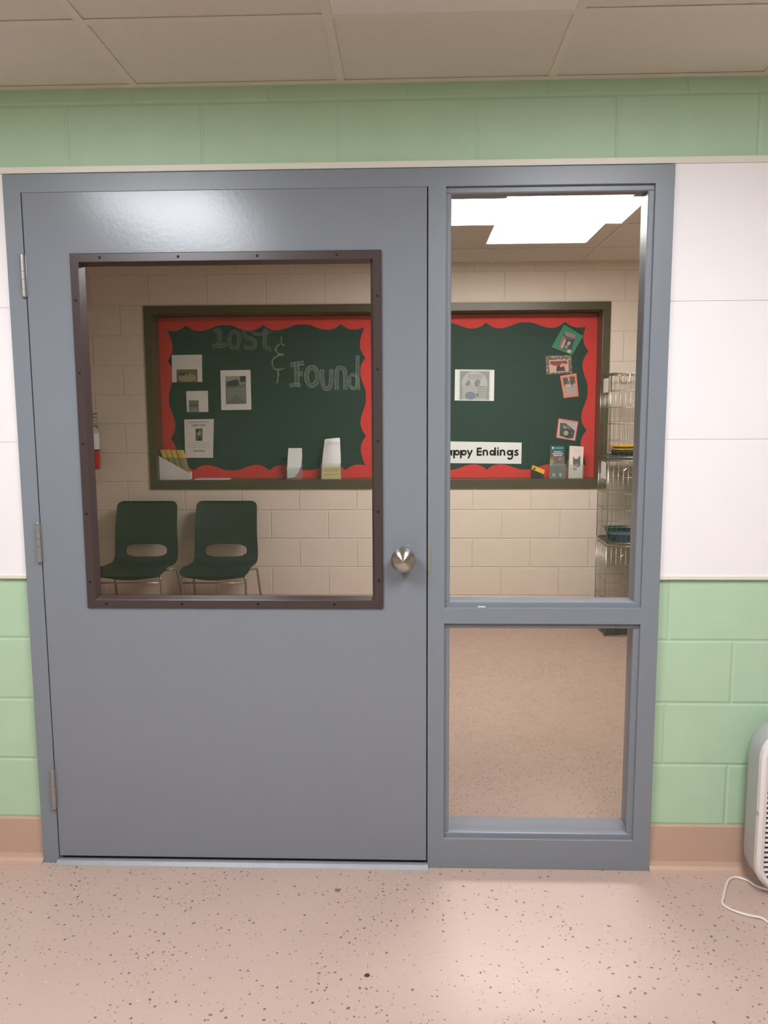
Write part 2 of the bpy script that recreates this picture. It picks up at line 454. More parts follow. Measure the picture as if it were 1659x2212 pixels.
t = thing('ceiling_vent', ((VENT[0] + VENT[1]) / 2, (VENT[2] + VENT[3]) / 2, CZ), 'pale square ceiling vent cut off by the top edge of the photo', 'vent')
b = MB()
x0, x1, y0, y1 = VENT
for k in range(4):
    a = .5 + k * 2.1 + (1.3 if k else 0); wd = 1.6 if k else 3.35
    zz = CZ + .1 + k * .22
    for q in ((x0 + a, x1 - a, y0 + a, y0 + a + wd), (x0 + a, x1 - a, y1 - a - wd, y1 - a), (x0 + a, x0 + a + wd, y0 + a + wd, y1 - a - wd), (x1 - a - wd, x1 - a, y0 + a + wd, y1 - a - wd)):
        b.box(*q, zz - .12, zz, M['lightframe'])
b.build('frame', t)
b = MB(); b.box(x0 + .4, x1 - .4, y0 + .4, y1 - .4, CZ + 1.3, CZ + 1.5, M['tile']); b.build('plate', t)

# ---- the other walls
def plain(name, x0, x1, y0, y1, z1, m, label):
    b = MB(); b.box(x0, x1, y0, y1, 0, z1, m); struct(b, name, label, 'wall')
plain('wall_left', XL - 4, XL, YR - 4, WY, CZ + 2, M['plainwall'], 'side wall of the near room, left of the viewer')
plain('wall_right', XR, XR + 4, YR - 4, WY, CZ + 2, M['plainwall'], 'side wall of the near room, right of the viewer')
plain('wall_rear', XL, XR, YR - 4, YR, CZ + 2, M['green'], 'wall of the near room behind the viewer')
plain('wall_back_left', BXL - 4, BXL, YB, D + 9, CZB + 2, M['backwall'], 'left side wall of the room behind the glass')
plain('wall_back_right', BXR, BXR + 4, YB, D + 9, CZB + 2, M['backwall'], 'right side wall of the room behind the glass')

# far wall with the recess of the notice board
RX0, RX1, RZ0, RZ1 = -26.5, 99.15, 37.55, 87.4      # outer edge of the olive frame
RD = 5.6                                           # depth of the recess
FW = 2.1
b = MB()
b.box(BXL, RX0 + .3, D, D + 9, 0, CZB + 2, M['backwall'])
b.box(RX1 - .3, BXR, D, D + 9, 0, CZB + 2, M['backwall'])
b.box(RX0 + .3, RX1 - .3, D, D + 9, 0, RZ0 + .3, M['backwall'])
b.box(RX0 + .3, RX1 - .3, D, D + 9, RZ1 - .3, CZB + 2, M['backwall'])
b.box(RX0 + .3, RX1 - .3, D + RD + .3, D + 9, RZ0 + .3, RZ1 - .3, M['backwall'])
struct(b, 'wall_back', 'beige painted block wall behind the notice board and chairs', 'wall')
b = MB()
b.box(BXL, BXR, D - .35, D + .01, 0, 4.0, M['cove'], .08)
struct(b, 'baseboard_back', 'tan baseboard along the wall behind the chairs', 'baseboard')

# ================================================================== DOOR FRAME, DOOR, SIDELIGHT
DW = 47.92
t = thing('door_frame', (37, 2.9, 0), 'grey steel frame holding the door and the glass sidelight', 'door frame', kind='structure')
SX0, SX1, ST, M1, M0, SB = 49.97, 73.93, 83.88, 34.14, 32.11, 4.0
b = MB(); FD = 5.75
BV = .07
fx = [FX0, 0, DW, SX0, SX1, FX1]; fz = [0, SB, M0, M1, ST, FZ1]
openings = ((0, DW, 0, ST), (SX0, SX1, SB, M0), (SX0, SX1, M1, ST))
for a, c in zip(fx, fx[1:]):
    for d, e in zip(fz, fz[1:]):
        mx, mz = (a + c) / 2, (d + e) / 2
        if any(q[0] < mx < q[1] and q[2] < mz < q[3] for q in openings): continue
        b.face(((a, 0, d), (c, 0, d), (c, 0, e), (a, 0, e)), M['frame'])
bmesh.ops.remove_doubles(b.bm, verts=b.bm.verts[:], dist=1e-5)
ex_ = bmesh.ops.extrude_face_region(b.bm, geom=b.bm.faces[:])
bmesh.ops.translate(b.bm, verts=[v for v in ex_['geom'] if isinstance(v, bmesh.types.BMVert)], vec=(0, FD * S, 0))
bmesh.ops.recalc_face_normals(b.bm, faces=b.bm.faces[:])
sharp = [e for e in b.bm.edges if len(e.link_faces) == 2 and e.calc_face_angle() > .5]
bv_ = bmesh.ops.bevel(b.bm, geom=sharp, offset=BV * S, segments=3, affect='EDGES', profile=.5)
for f in bv_['faces']: f.smooth = True
b.build('frame', t)
b = MB()                                                           # rebate the door closes on
b.box(0, .62, 1.98, 4.0, 0, ST + .1, M['frame'], .05); b.box(DW - .62, DW, 1.98, 4.0, 0, ST + .1, M['frame'], .05)
b.box(.6, DW - .6, 1.98, 4.0, ST - .52, ST + .1, M['frame'], .05)
b.build('door_stop', t)
b = MB()                                                           # strike plate lip
b.prism([(DW + .02, -.03, 38.55), (DW + .3, -.03, 38.6), (DW + .48, -.03, 38.9), (DW + .48, -.03, 41.8), (DW + .3, -.03, 42.15), (DW + .02, -.03, 42.2)], (0, .06, 0), M['hinge'])
b.build('strike_plate', t)

def sidelight(name, z0, z1, label):
    w = thing(name, ((SX0 + SX1) / 2, 1.3, z0), label, 'window', kind='structure')
    b = MB(); h = .68
    prof = [(.5, 0), (.5, h - .12), (.6, h), (1.2, h), (1.25, h - .06), (1.25, 0)]
    b.prism([(SX0, y, z0 + z) for y, z in prof], (SX1 - SX0, 0, 0), M['frame'])
    b.prism([(SX0, y, z1 - z) for y, z in prof], (SX1 - SX0, 0, 0), M['frame'])
    b.prism([(SX0 + z, y, z0 + h) for y, z in prof], (0, 0, z1 - z0 - 2 * h), M['frame'])
    b.prism([(SX1 - z, y, z0 + h) for y, z in prof], (0, 0, z1 - z0 - 2 * h), M['frame'])
    b.build('glazing_bead', w)
    b = MB(); b.box(SX0 + .2, SX1 - .2, 1.32, 1.56, z0 + .2, z1 - .2, M['pane']); b.build('pane', w)
sidelight('window_1', M1, ST, 'tall upper glass pane of the sidelight, right of the door')
sidelight('window_2', SB, M0, 'lower glass pane of the sidelight, right of the door')

# ---- the door
t = thing('door_1', (DW / 2, .9, 1.0), 'grey steel door with a large brown trimmed window', 'door', kind='structure')
LX0, LX1, LZ0, LZ1 = .13, DW - .14, 1.0, ST - .02
VX0, VX1, VZ0, VZ1 = 5.58, 42.46, 34.08, 76.85     # outside of the brown trim
HX0, HX1, HZ0, HZ1 = 5.95, 42.1, 34.45, 76.45
b = MB()
for q in ((LX0, HX0, LZ0, LZ1), (HX1, LX1, LZ0, LZ1), (HX0, HX1, LZ0, HZ0), (HX0, HX1, HZ1, LZ1)):
    b.box(q[0], q[1], .06, 1.81, q[2], q[3], M['door'])
b.build('door_leaf', t)
b = MB()
def ring(b, x0, x1, z0, z1, prof, m):
    """picture-frame moulding: prof = (inset, y)"""
    loops = [[(x0 + i, y, z0 + i), (x1 - i, y, z0 + i), (x1 - i, y, z1 - i), (x0 + i, y, z1 - i)] for i, y in prof]
    for A, B in zip(loops, loops[1:]):
        for j in range(4):
            b.face((A[j], A[(j + 1) % 4], B[(j + 1) % 4], B[j]), m)
ring(b, VX0, VX1, VZ0, VZ1, [(0, .06), (0, -.2), (.08, -.28), (.98, -.28), (1.03, -.25), (1.32, .95), (1.34, 1.0), (.9, 1.0), (.3, .06), (0, .06)], M['bronze'])
tr = b.build('window_trim', t)
def screws(n, f, along):
    for k in range(n):
        x, z = along((k + .13) / (n - .74))
        b = MB(); b.lathe([(0, .04), (.12, .04), (.17, .01), (.18, -.03)], (x, -.28, z), 'y', M['screw'], 12); b.build('screw', tr)
screws(4, 0, lambda q: (VX0 + 2.4 + q * (VX1 - VX0 - 6.4), VZ1 - .52))
screws(4, 0, lambda q: (VX0 + 1.2 + q * (VX1 - VX0 - 6.0), VZ0 + .52))
screws(5, 0, lambda q: (VX0 + .52, VZ0 + 2.2 + q * (VZ1 - VZ0 - 6.5)))
screws(5, 0, lambda q: (VX1 - .52, VZ0 + 2.4 + q * (VZ1 - VZ0 - 6.5)))
b = MB(); b.box(VX0 + .5, VX1 - .5, 1.01, 1.25, VZ0 + .5, VZ1 - .5, M['doorpane']); b.build('pane', t)
b = MB()
ring(b, VX0, VX1, VZ0, VZ1, [(0, 1.81), (0, 2.1), (.45, 2.1), (.5, 1.3), (.38, 1.3), (0.3, 1.81), (0, 1.81)], M['bronze'])
b.build('inner_trim', t)
# knob
KX, KZ = 44.95, 40.35
b = MB()
b.lathe([(1.5 * math.sin(math.pi * k / 20), 1.7 + 1.2 * math.cos(math.pi * k / 20)) for k in range(0, 17)] + [(.6, .6), (.55, .3), (.6, .25)], (KX, .06, KZ), 'y', M['spun'], 48)
kn = b.build('knob', t)
b = MB(); b.lathe([(0, .34), (.6, .34), (1.0, .28), (1.24, .12), (1.28, 0), (1.28, -.02)], (KX, .06, KZ), 'y', M['steel'], 48); b.build('rose', kn)
# hinges: five knuckles each
for z0, z1 in ((71.9, 76.8), (39.85, 44.7), (7.55, 12.7)):
    b = MB(); n = 5; h = (z1 - z0) / n
    for k in range(n):
        a = z0 + k * h + .008; c = z0 + (k + 1) * h - .008
        b.lathe([(0, a), (.29, a), (.305, a + .015), (.305, c - .015), (.29, c), (0, c)], (-.12, -.22, 0), 'z', M['hinge'], 20)
    b.box(-.05, .26, -.06, .05, z0 + .03, z1 - .03, M['hinge'], .03)
    hg = b.build('hinge', t)
    b = MB()
    b.lathe([(0, z1 + .12), (.15, z1 + .1), (.2, z1 + .02), (.2, z1 - .01)], (-.12, -.22, 0), 'z', M['hinge'], 16)
    b.lathe([(0, z0 - .12), (.15, z0 - .1), (.2, z0 - .02), (.2, z0 + .01)], (-.12, -.22, 0), 'z', M['hinge'], 16)
    b.build('hinge_pin', hg)
b = MB(); b.box(LX0 + .3, LX1 - .3, .5, 1.4, .5, 1.02, M['rubber']); b.build('door_sweep', t)
b = MB()
b.prism([(-.2, y, z) for y, z in ((-.66, 0.0), (-.62, .08), (-.1, .42), (.2, .5), (4.4, .5), (5.6, .05), (5.6, 0))], (DW + .3, 0, 0), M['alu'])
struct(b, 'trim_4', 'bare aluminium threshold strip under the grey door', 'threshold')

# ================================================================== NOTICE BOARD
t = thing('notice_board', ((RX0 + RX1) / 2, D + 2, RZ0), 'long dark green notice board recessed in an olive brown frame', 'notice board')
b = MB()
LZ = RZ0 + 2.55                 # top of the ledge
TZ = RZ1 - FW
PX0, PX1 = RX0 + FW, RX1 - FW
b.box(RX0, PX0, D - .4, D + RD + .2, RZ0, RZ1, M['olive'], .1)
b.box(PX1, RX1, D - .4, D + RD + .2, RZ0, RZ1, M['olive'], .1)
b.box(PX0 - .05, PX1 + .05, D - .39, D + RD + .19, RZ0, LZ, M['olive'], .1)
b.box(PX0 - .05, PX1 + .05, D - .39, D + RD + .19, TZ, RZ1, M['olive'], .1)
b.build('frame', t)
b = MB(); BY = D + RD
b.box(PX0 - .05, PX1 + .05, BY - .02, BY + .25, LZ - .05, TZ + .05, M['boardgreen']); b.build('board', t)

def prof_depth(q):
    """scalloped card border, q along one repeat"""
    q = q % 1.0
    h_ = [(0, .52), (.03, .66), (.07, .79), (.12, .89), (.17, .92), (.23, .89), (.31, .76), (.39, .60), (.45, .53), (.5, .55)]
    pts = h_ + [(1 - a, v) for a, v in h_[-2::-1]]
    for (a, va), (c, vc) in zip(pts, pts[1:]):
        if a <= q <= c:
            k = (q - a) / (c - a); return va + (vc - va) * k
    return .5
def border(parent, x0, x1, z0, z1, w, per, ph):
    b = MB(); y = BY - .09
    def strip(length, phase, f):
        n = int(length / .4)
        A = []; Bq = []
        for i in range(n + 1):
            s_ = length * i / n
            d = w * prof_depth(s_ / per + phase)
            A.append(f(s_, 0)); Bq.append(f(s_, d))
        for i in range(n):
            b.face((A[i], A[i + 1], Bq[i + 1], Bq[i]), M['red'])
            for L_ in (Bq,):
                p, q = Vector(L_[i]), Vector(L_[i + 1])
                b.face((p, q, q + Vector((0, .07, 0)), p + Vector((0, .07, 0))), M['red'])
    strip(x1 - x0, ph[0], lambda s_, d: (x0 + s_, y, z1 - d))
    strip(x1 - x0, ph[1], lambda s_, d: (x0 + s_, y - .02, z0 + d))
    strip(z1 - z0, ph[2], lambda s_, d: (x0 + d, y - .01, z1 - s_))
    strip(z1 - z0, ph[3], lambda s_, d: (x1 - d, y - .01, z1 - s_))
    return b.build('border', parent)
MIDX = at(807, 800, BY).x
border(t, PX0 + .05, MIDX, LZ + .05, TZ - .3, 4.1, 21.6, (-.36, -.40, -.55, -.53))
border(t, MIDX + .15, PX1 - .05, LZ + .05, TZ - .3, 4.1, 21.6, (-.43, -.46, -.47, -.47))
for o_ in [c for c in col.objects if c.name.startswith('border')]: o_['label'] = 'red scalloped card border'

# ---- chalk writing, drawn as stroked ribbons on the board
def ribbon(b, pts, w, m, y, wob=0, rnd=random.Random(5)):
    """pts, w in photo pixels on the board plane"""
    P = [Vector((p[0], p[1])) for p in pts]
    L = []; R_ = []
    for i, p in enumerate(P):
        a = P[max(i - 1, 0)]; c = P[min(i + 1, len(P) - 1)]
        d = (c - a); d = d / (d.length or 1); n = Vector((-d.y, d.x)) * w * .5 * (1 + wob * rnd.uniform(-1, 1))
        L.append(at(p.x + n.x, p.y + n.y, y)); R_.append(at(p.x - n.x, p.y - n.y, y))
    for i in range(len(P) - 1): b.face((L[i], L[i + 1], R_[i + 1], R_[i]), m)

def smooth(pts, k=6):
    out = []
    n = len(pts)
    for i in range(n - 1):
        p0 = pts[max(i - 1, 0)]; p1 = pts[i]; p2 = pts[i + 1]; p3 = pts[min(i + 2, n - 1)]
        for j in range(k):
            s_ = j / k
            out.append(tuple(.5 * ((2 * p1[a]) + (-p0[a] + p2[a]) * s_ + (2 * p0[a] - 5 * p1[a] + 4 * p2[a] - p3[a]) * s_ ** 2 + (-p0[a] + 3 * p1[a] - 3 * p2[a] + p3[a]) * s_ ** 3) for a in range(len(p1))))
    out.append(tuple(pts[-1])); return out
def arc(cx, cy, rx, ry, a0, a1, n=20):
    return [(cx + rx * math.cos(math.radians(a0 + (a1 - a0) * i / n)), cy + ry * math.sin(math.radians(a0 + (a1 - a0) * i / n))) for i in range(n + 1)]
def outline_stroke(b, pts, w, y, mf, ml, lw=1.6):
    ribbon(b, pts, w, mf, y, .12)
    P = [Vector(p) for p in pts]
    for sgn in (1, -1):
        q = []
        for i, p in enumerate(P):
            a = P[max(i - 1, 0)]; c = P[min(i + 1, len(P) - 1)]
            d = (c - a); d = d / (d.length or 1)
            q.append((p.x - d.y * sgn * w * .46, p.y + d.x * sgn * w * .46))
        ribbon(b, q, lw, ml, y - .012 * (1.5 + sgn * .5), .4)
b = MB(); yc = BY - .04
CF, CL = M['chalk'], M['chalkline']
outl = lambda pts, w=10: outline_stroke(b, pts, w, yc, CF, CL)
# F o u n d
outl([(640, 835), (642, 810), (640, 784)], 10); outl(smooth([(627, 789), (640, 786), (656, 784)]), 9); outl([(642, 808), (654, 806)], 8); outl(smooth([(625, 833), (640, 831), (650, 833)]), 7)
outl(arc(674, 813, 12, 20, 0, 360, 28), 9)
outl(smooth([(696, 797), (696, 820), (701, 838), (711, 838), (715, 822), (715, 797)]), 8)
outl(smooth([(727, 842), (727, 815), (729, 797), (737, 795), (745, 802), (746, 842)]), 8)
outl(smooth([(773, 768), (772, 800), (774, 843)]), 7); outl(arc(763, 824, 8.5, 15, 0, 360, 26), 6)
wr = b.build('chalk_lettering', t); wr['label'] = 'chalk word Found'
b = MB(); CF2 = M['chalkfaint']
o2 = lambda pts, w=10: outline_stroke(b, pts, w, yc, CF2, M['chalk'], 1.4)
# L o s t
o2(smooth([(462, 716), (472, 714), (474, 730), (470, 746), (458, 748)]), 9); o2(smooth([(470, 748), (482, 746), (490, 744)]), 9)
o2(arc(506, 734, 11, 18, 0, 360, 24), 8)
o2(smooth([(548, 716), (535, 711), (526, 718), (532, 728), (546, 733), (552, 742), (544, 752), (526, 748)]), 8)
o2(smooth([(573, 708), (572, 724), (571, 740), (575, 751), (587, 755)]), 8); o2(smooth([(548, 721), (560, 722), (572, 720), (589, 716)]), 6)
for k in range(5): ribbon(b, smooth([(516 + k * 1.5, 752 + k), (514, 758), (520, 762), (524, 754)]), 1.0, M['chalkfaint'], yc)
wr = b.build('chalk_lettering', t); wr['label'] = 'rubbed chalk word Lost'
# rubbed-out notes under the flyers
for (x, y, n) in ((452, 776, 5), (466, 908, 5), (470, 928, 3)):
    b = MB()
    for k in range(n): ribbon(b, smooth([(x + 6 * k, y + random.uniform(-5, 5)), (x + 3 + 6 * k, y + random.uniform(-8, 4)), (x + 6 + 6 * k, y + random.uniform(-2, 8))]), 1.6, M['chalkfaint'], yc)
    wr = b.build('chalk_note', t); wr['label'] = 'faint rubbed chalk note'
b = MB()
for pts in ([(482, 964), (481, 980), (488, 980)], arc(494, 976, 4, 4, 0, 360, 12), [(500, 971), (503, 980), (507, 971)], smooth([(509, 976), (514, 974), (511, 971), (508, 976), (513, 981)]), [(519, 962), (518, 975)], [(518, 979), (518, 981)]):
    ribbon(b, pts, 1.3, M['chalkfaint'], yc)
wr = b.build('chalk_note', t); wr['label'] = 'faint rubbed chalk note'
b = MB()
for pts in ([(608, 726), (608, 739)], smooth([(615, 747), (606, 743), (596, 751), (597, 759), (604, 765), (612, 766), (601, 768), (590, 776), (588, 786), (594, 797), (606, 798), (614, 796)]), smooth([(600, 800), (601, 815), (598, 828)])):
    ribbon(b, pts, 3.6, M['chalkyellow'], yc, .35)
wr = b.build('chalk_lettering', t); wr['label'] = 'pale yellow chalk ampersand'

# ================================================================== CARDS ON THE BOARD
class Card:
    """flat sheet on a vertical plane from its four photo corners (tl, tr, br, bl)"""
    def __init__(s, px, y, th=.05):
        s.c = [at(u, v, y) for u, v in px]; s.y = y; s.th = th
    def p(s, u, v, lift=0):
        a = s.c[0].lerp(s.c[1], u); d = s.c[3].lerp(s.c[2], u); q = a.lerp(d, v); q = Vector(q); q.y -= lift; return q
    def quad(s, b, u0, v0, u1, v1, m, lift): b.face([s.p(u0, v0, lift), s.p(u1, v0, lift), s.p(u1, v1, lift), s.p(u0, v1, lift)], m)
    def poly(s, b, pts, m, lift): b.face([s.p(u, v, lift) for u, v in pts], m)
    def ell(s, b, cu, cv, ru, rv, m, lift, n=16, rot=0):
        b.face([s.p(cu + ru * math.cos(2 * math.pi * k / n + rot), cv + rv * math.sin(2 * math.pi * k / n + rot), lift) for k in range(n)], m)
    def line(s, b, u0, u1, v, h, m, lift):
        s.quad(b, u0, v - h / 2, u1, v + h / 2, m, lift)
    def sheet(s, m):
        b = MB(); b.prism(s.c, (0, s.th, 0), m); return b
    def base(s): q = (s.c[2] + s.c[3]) / 2; return (q.x, s.y, q.z)

def sheet_thing(name, px, y, m, label, cat, group=None):
    c = Card(px, y)
    t = thing(name, c.base(), label, cat, group)
    c.sheet(m).build('sheet', t)
    return t, c
Yc = BY - .16
G1 = 'sheets pinned to the lost and found side'
# 1 white sheet with a dim colour photo at its foot
t, c = sheet_thing('flyer', [(371, 767), (436, 766), (437, 825), (372, 826)], Yc, M['paper'], 'white sheet with a brownish photo, topmost by the left red border', 'flyer', G1)
b = MB(); c.quad(b, .15, .53, .845, 1.0, flat(104, 94, 70), .01); c.ell(b, .5, .84, .3, .15, flat(150, 136, 100), .016); c.ell(b, .34, .70, .13, .06, flat(56, 52, 44), .02); c.poly(b, [(.45, .62), (.5, .64), (.58, .8), (.54, .79)], flat(60, 54, 42), .022); c.ell(b, .78, .95, .07, .05, flat(128, 112, 110), .02)
b.build('photo', t)
# 2 small sheet
t, c = sheet_thing('flyer', [(402, 845), (449, 844), (450, 890), (404, 890)], Yc, M['paper'], 'small white sheet with a little grey photo, above the lost cat poster', 'flyer', G1)
b = MB(); c.quad(b, .1, .44, .56, .99, flat(116, 110, 106), .01); c.quad(b, .12, .62, .54, .74, flat(86, 82, 80), .016); c.ell(b, .34, .9, .14, .07, flat(140, 134, 130), .016); b.build('photo', t)
# 3 tall sheet with a grey dog photo
t, c = sheet_thing('flyer', [(476, 800), (541, 799), (543, 885), (478, 886)], Yc, M['paper'], 'white sheet with a large grey photo, right of the other flyers', 'flyer', G1)
b = MB(); c.quad(b, .16, .15, .84, .85, flat(104, 104, 98), .01); c.quad(b, .16, .15, .84, .27, flat(140, 138, 132), .014)
c.poly(b, [(.19, .37), (.24, .29), (.4, .25), (.55, .23), (.62, .3), (.62, .38), (.4, .41), (.25, .41)], flat(52, 54, 50), .018)
c.quad(b, .65, .15, .84, .3, flat(44, 46, 42), .02); c.poly(b, [(.6, .28), (.66, .3), (.68, .37), (.63, .36)], flat(170, 168, 160), .022); c.ell(b, .75, .32, .06, .025, flat(150, 148, 142), .022)
c.poly(b, [(.2, .45), (.82, .42), (.83, .8), (.5, .62), (.18, .8)], flat(120, 120, 112), .016)
b.build('photo', t)
# 4 lost cat poster
t, c = sheet_thing('poster', [(398, 906), (462, 905), (460, 989), (400, 989)], Yc, M['paper'], 'white LOST CAT poster with a small grey photo', 'poster', G1)
b = MB(); c.quad(b, .38, .24, .62, .56, flat(84, 82, 78), .01); c.ell(b, .5, .36, .07, .06, flat(150, 148, 142), .016); c.ell(b, .53, .5, .08, .05, flat(40, 40, 38), .016); c.ell(b, .44, .31, .05, .04, flat(46, 46, 44), .018); b.build('photo', t)
b = MB(); rr = random.Random(11)
for v, u0, u1 in ((.075, .14, .84),):
    u = u0
    while u < u1:
        w = rr.uniform(.02, .045); c.line(b, u, min(u + w, u1), v, .025, M['greyink'], .012); u += w + .018
for v in (.60, .645, .69, .735):
    u = .12
    while u < .86:
        w = rr.uniform(.03, .09); c.line(b, u, min(u + w, .87), v, .014, M['lightink'], .012); u += w + .02
u = .30
while u < .70:
    w = rr.uniform(.02, .05); c.line(b, u, u + w, .82, .045, M['greyink'], .012); u += w + .015
for q in ((.06, .03, .065, .97), (.94, .03, .945, .97)): c.quad(b, *q, M['lightink'], .012)
def text_on(b, c, body, u0, u1, vb, m, lift, bold=0.0):
    cu = bpy.data.curves.new('t', 'FONT'); cu.body = body; cu.size = 1.0; cu.offset = bold
    o = bpy.data.objects.new('t', cu); col.objects.link(o)
    dg = bpy.context.evaluated_depsgraph_get(); me = bpy.data.meshes.new_from_object(o.evaluated_get(dg))
    xs = [v.co.x for v in me.vertices]; x0, x1 = min(xs), max(xs)
    W = (c.c[1] - c.c[0]).length; H = (c.c[3] - c.c[0]).length
    k = (u1 - u0) / (x1 - x0)
    for p in me.polygons:
        b.face([c.p(u0 + (me.vertices[i].co.x - x0) * k, vb - me.vertices[i].co.y * k * W / H, lift) for i in p.vertices], m)
    bpy.data.objects.remove(o); bpy.data.curves.remove(cu); bpy.data.meshes.remove(me)
text_on(b, c, 'LOST CAT', .25, .73, .185, M['ink'], .012, .02)
pr = b.build('printing', t); pr['label'] = 'black printed words LOST CAT and small lines'

# 5 laminated sheet on the right half
t, c = sheet_thing('flyer', [(983, 798), (1068, 799), (1067, 866), (982, 865)], Yc, M['paper2'], 'white laminated sheet alone on the green board right of the mullion', 'flyer')
b = MB(); c.quad(b, .13, .05, .875, .97, flat(150, 150, 150), .01); c.ell(b, .5, .45, .33, .40, flat(192, 190, 186), .014); c.quad(b, .2, .5, .8, .97, flat(180, 178, 174), .016)
for (x, y) in ((.33, .42), (.58, .42)):
    for k in range(5): c.ell(b, x + random.uniform(-.05, .05), y + random.uniform(-.06, .08), .045, .05, flat(112 + 8 * k, 112 + 8 * k, 114 + 8 * k), .018 + .002 * k, 9)
for k in range(4): c.line(b, .33, .70, .17 + .045 * k, .014, flat(122, 120, 118), .03)
for k in range(5): c.line(b, .58, .80, .56 + .075 * k, .016, flat(104, 102, 100), .03)
c.ell(b, .40, .84, .14, .13, flat(120, 126, 150), .024); c.poly(b, [(.55, .78), (.6, .76), (.59, .88), (.56, .88)], flat(96, 84, 84), .03)
b.build('printing', t)
b = MB(); c.quad(b, .1, -.02, .9, 1.02, M['acrylic'], .05); b.build('laminate', t)

G2 = 'adoption photos by the right red border'
t, c = sheet_thing('photo_card', [(1219, 701), (1260, 726), (1236, 767), (1191, 750)], Yc - .1, flat(48, 124, 92), 'tilted green card with a small snapshot, topmost by the right border', 'photo card', G2)
b = MB(); c.poly(b, [(.18, .25), (.72, .18), (.86, .86), (.30, .92)], flat(64, 56, 58), .01); c.poly(b, [(.17, .22), (.68, .12), (.74, .3), (.28, .36)], flat(138, 120, 118), .016); c.poly(b, [(.2, .4), (.34, .42), (.42, .88), (.3, .9)], flat(160, 90, 84), .016)
c.poly(b, [(.32, .5), (.42, .5), (.48, .88), (.38, .9)], flat(176, 158, 142), .02); c.ell(b, .6, .58, .07, .09, flat(170, 164, 150), .02); c.ell(b, .58, .76, .08, .09, flat(140, 128, 118), .02); c.poly(b, [(.68, .84), (.86, .8), (.88, .95), (.74, .97)], flat(190, 178, 160), .022); c.poly(b, [(.22, .36), (.6, .3), (.62, .4), (.4, .44)], flat(88, 84, 110), .02)
b.build('photo', t)
t, c = sheet_thing('photo_card', [(1178, 769), (1234, 767), (1236, 806), (1181, 809)], Yc - .02, M['camo'], 'brown patterned card with a red and black snapshot, below the green card', 'photo card', G2)
b = MB(); c.quad(b, .13, .24, .87, .90, flat(206, 174, 160), .03); c.quad(b, .17, .29, .83, .86, flat(196, 160, 146), .034); c.poly(b, [(.17, .29), (.83, .29), (.83, .5), (.6, .42), (.36, .56), (.17, .46)], flat(140, 52, 48), .04)
c.poly(b, [(.38, .86), (.42, .56), (.55, .42), (.68, .5), (.74, .86)], flat(62, 46, 38), .044); c.poly(b, [(.52, .5), (.66, .46), (.72, .56), (.56, .66)], flat(206, 150, 136), .048)
for k in range(6): c.line(b, .16 + k * .11, .24 + k * .11, .16, .05, flat(84, 70, 62), .03)
b.build('photo', t)
t, c = sheet_thing('photo_card', [(1210, 812), (1245, 806), (1250, 856), (1218, 860)], Yc - .06, flat(218, 120, 104), 'salmon pink framed card with a grey street snapshot', 'photo card', G2)
b = MB(); c.quad(b, .13, .11, .87, .90, flat(168, 148, 142), .01); c.quad(b, .13, .11, .87, .46, flat(84, 76, 66), .014); c.poly(b, [(.42, .11), (.52, .11), (.55, .42), (.48, .42)], flat(182, 176, 166), .018)
rr = random.Random(8)
for k in range(9): c.ell(b, .2 + .075 * k, .5 + rr.uniform(-.05, .05), .035, .06, flat(*rr.choice([(196, 160, 152), (150, 120, 112), (206, 184, 176)])), .02 + .001 * k, 8)
for k in range(7): c.ell(b, rr.uniform(.18, .82), rr.uniform(.16, .4), .05, .03, flat(*rr.choice([(120, 112, 100), (58, 50, 44)])), .019 + .001 * k, 8)
b.build('photo', t)
t, c = sheet_thing('photo_card', [(1206, 903), (1250, 910), (1243, 953), (1201, 946)], Yc - .02, flat(176, 42, 62), 'red edged card with a dark cat snapshot, lowest by the right border', 'photo card', G2)
b = MB(); c.quad(b, .035, .04, .965, .965, flat(214, 162, 160), .01); c.quad(b, .10, .12, .90, .93, flat(184, 170, 158), .014); c.poly(b, [(.12, .22), (.4, .2), (.9, .5), (.86, .88), (.6, .93), (.16, .86)], flat(70, 66, 66), .018)
c.ell(b, .52, .68, .2, .2, flat(42, 38, 36), .022); c.ell(b, .47, .68, .13, .13, flat(158, 152, 136), .026); c.poly(b, [(.2, .3), (.5, .26), (.7, .36), (.6, .5), (.34, .42)], flat(110, 98, 106), .022); c.poly(b, [(.28, .36), (.42, .4), (.46, .46), (.3, .43)], flat(190, 182, 190), .026); c.line(b, .7, .8, .64, .02, flat(170, 164, 140), .026); c.line(b, .12, .88, .10, .02, flat(110, 96, 92), .02)
b.build('photo', t)

# 6 Happy Endings sign
SG = [(936, 953), (1127, 956), (1126, 1002), (936, 1000)]
t, c = sheet_thing('sign', SG, Yc - .05, M['paper2'], 'white sign with black words Happy Endings', 'sign')
b = MB(); ys = Yc - .05 - .10
w = 3.6; base = 984.0; xh = 12.2
def px(x): return 970 + x * .10247
def stroke(*pts): ribbon(b, list(pts), w, M['ink'], ys)
def bowl(cx): ribbon(b, arc(cx, base - xh / 2, xh / 2 - w / 2 + .2, xh / 2 - w / 2, 0, 360, 24), w, M['ink'], ys)
def slant(x): return 0
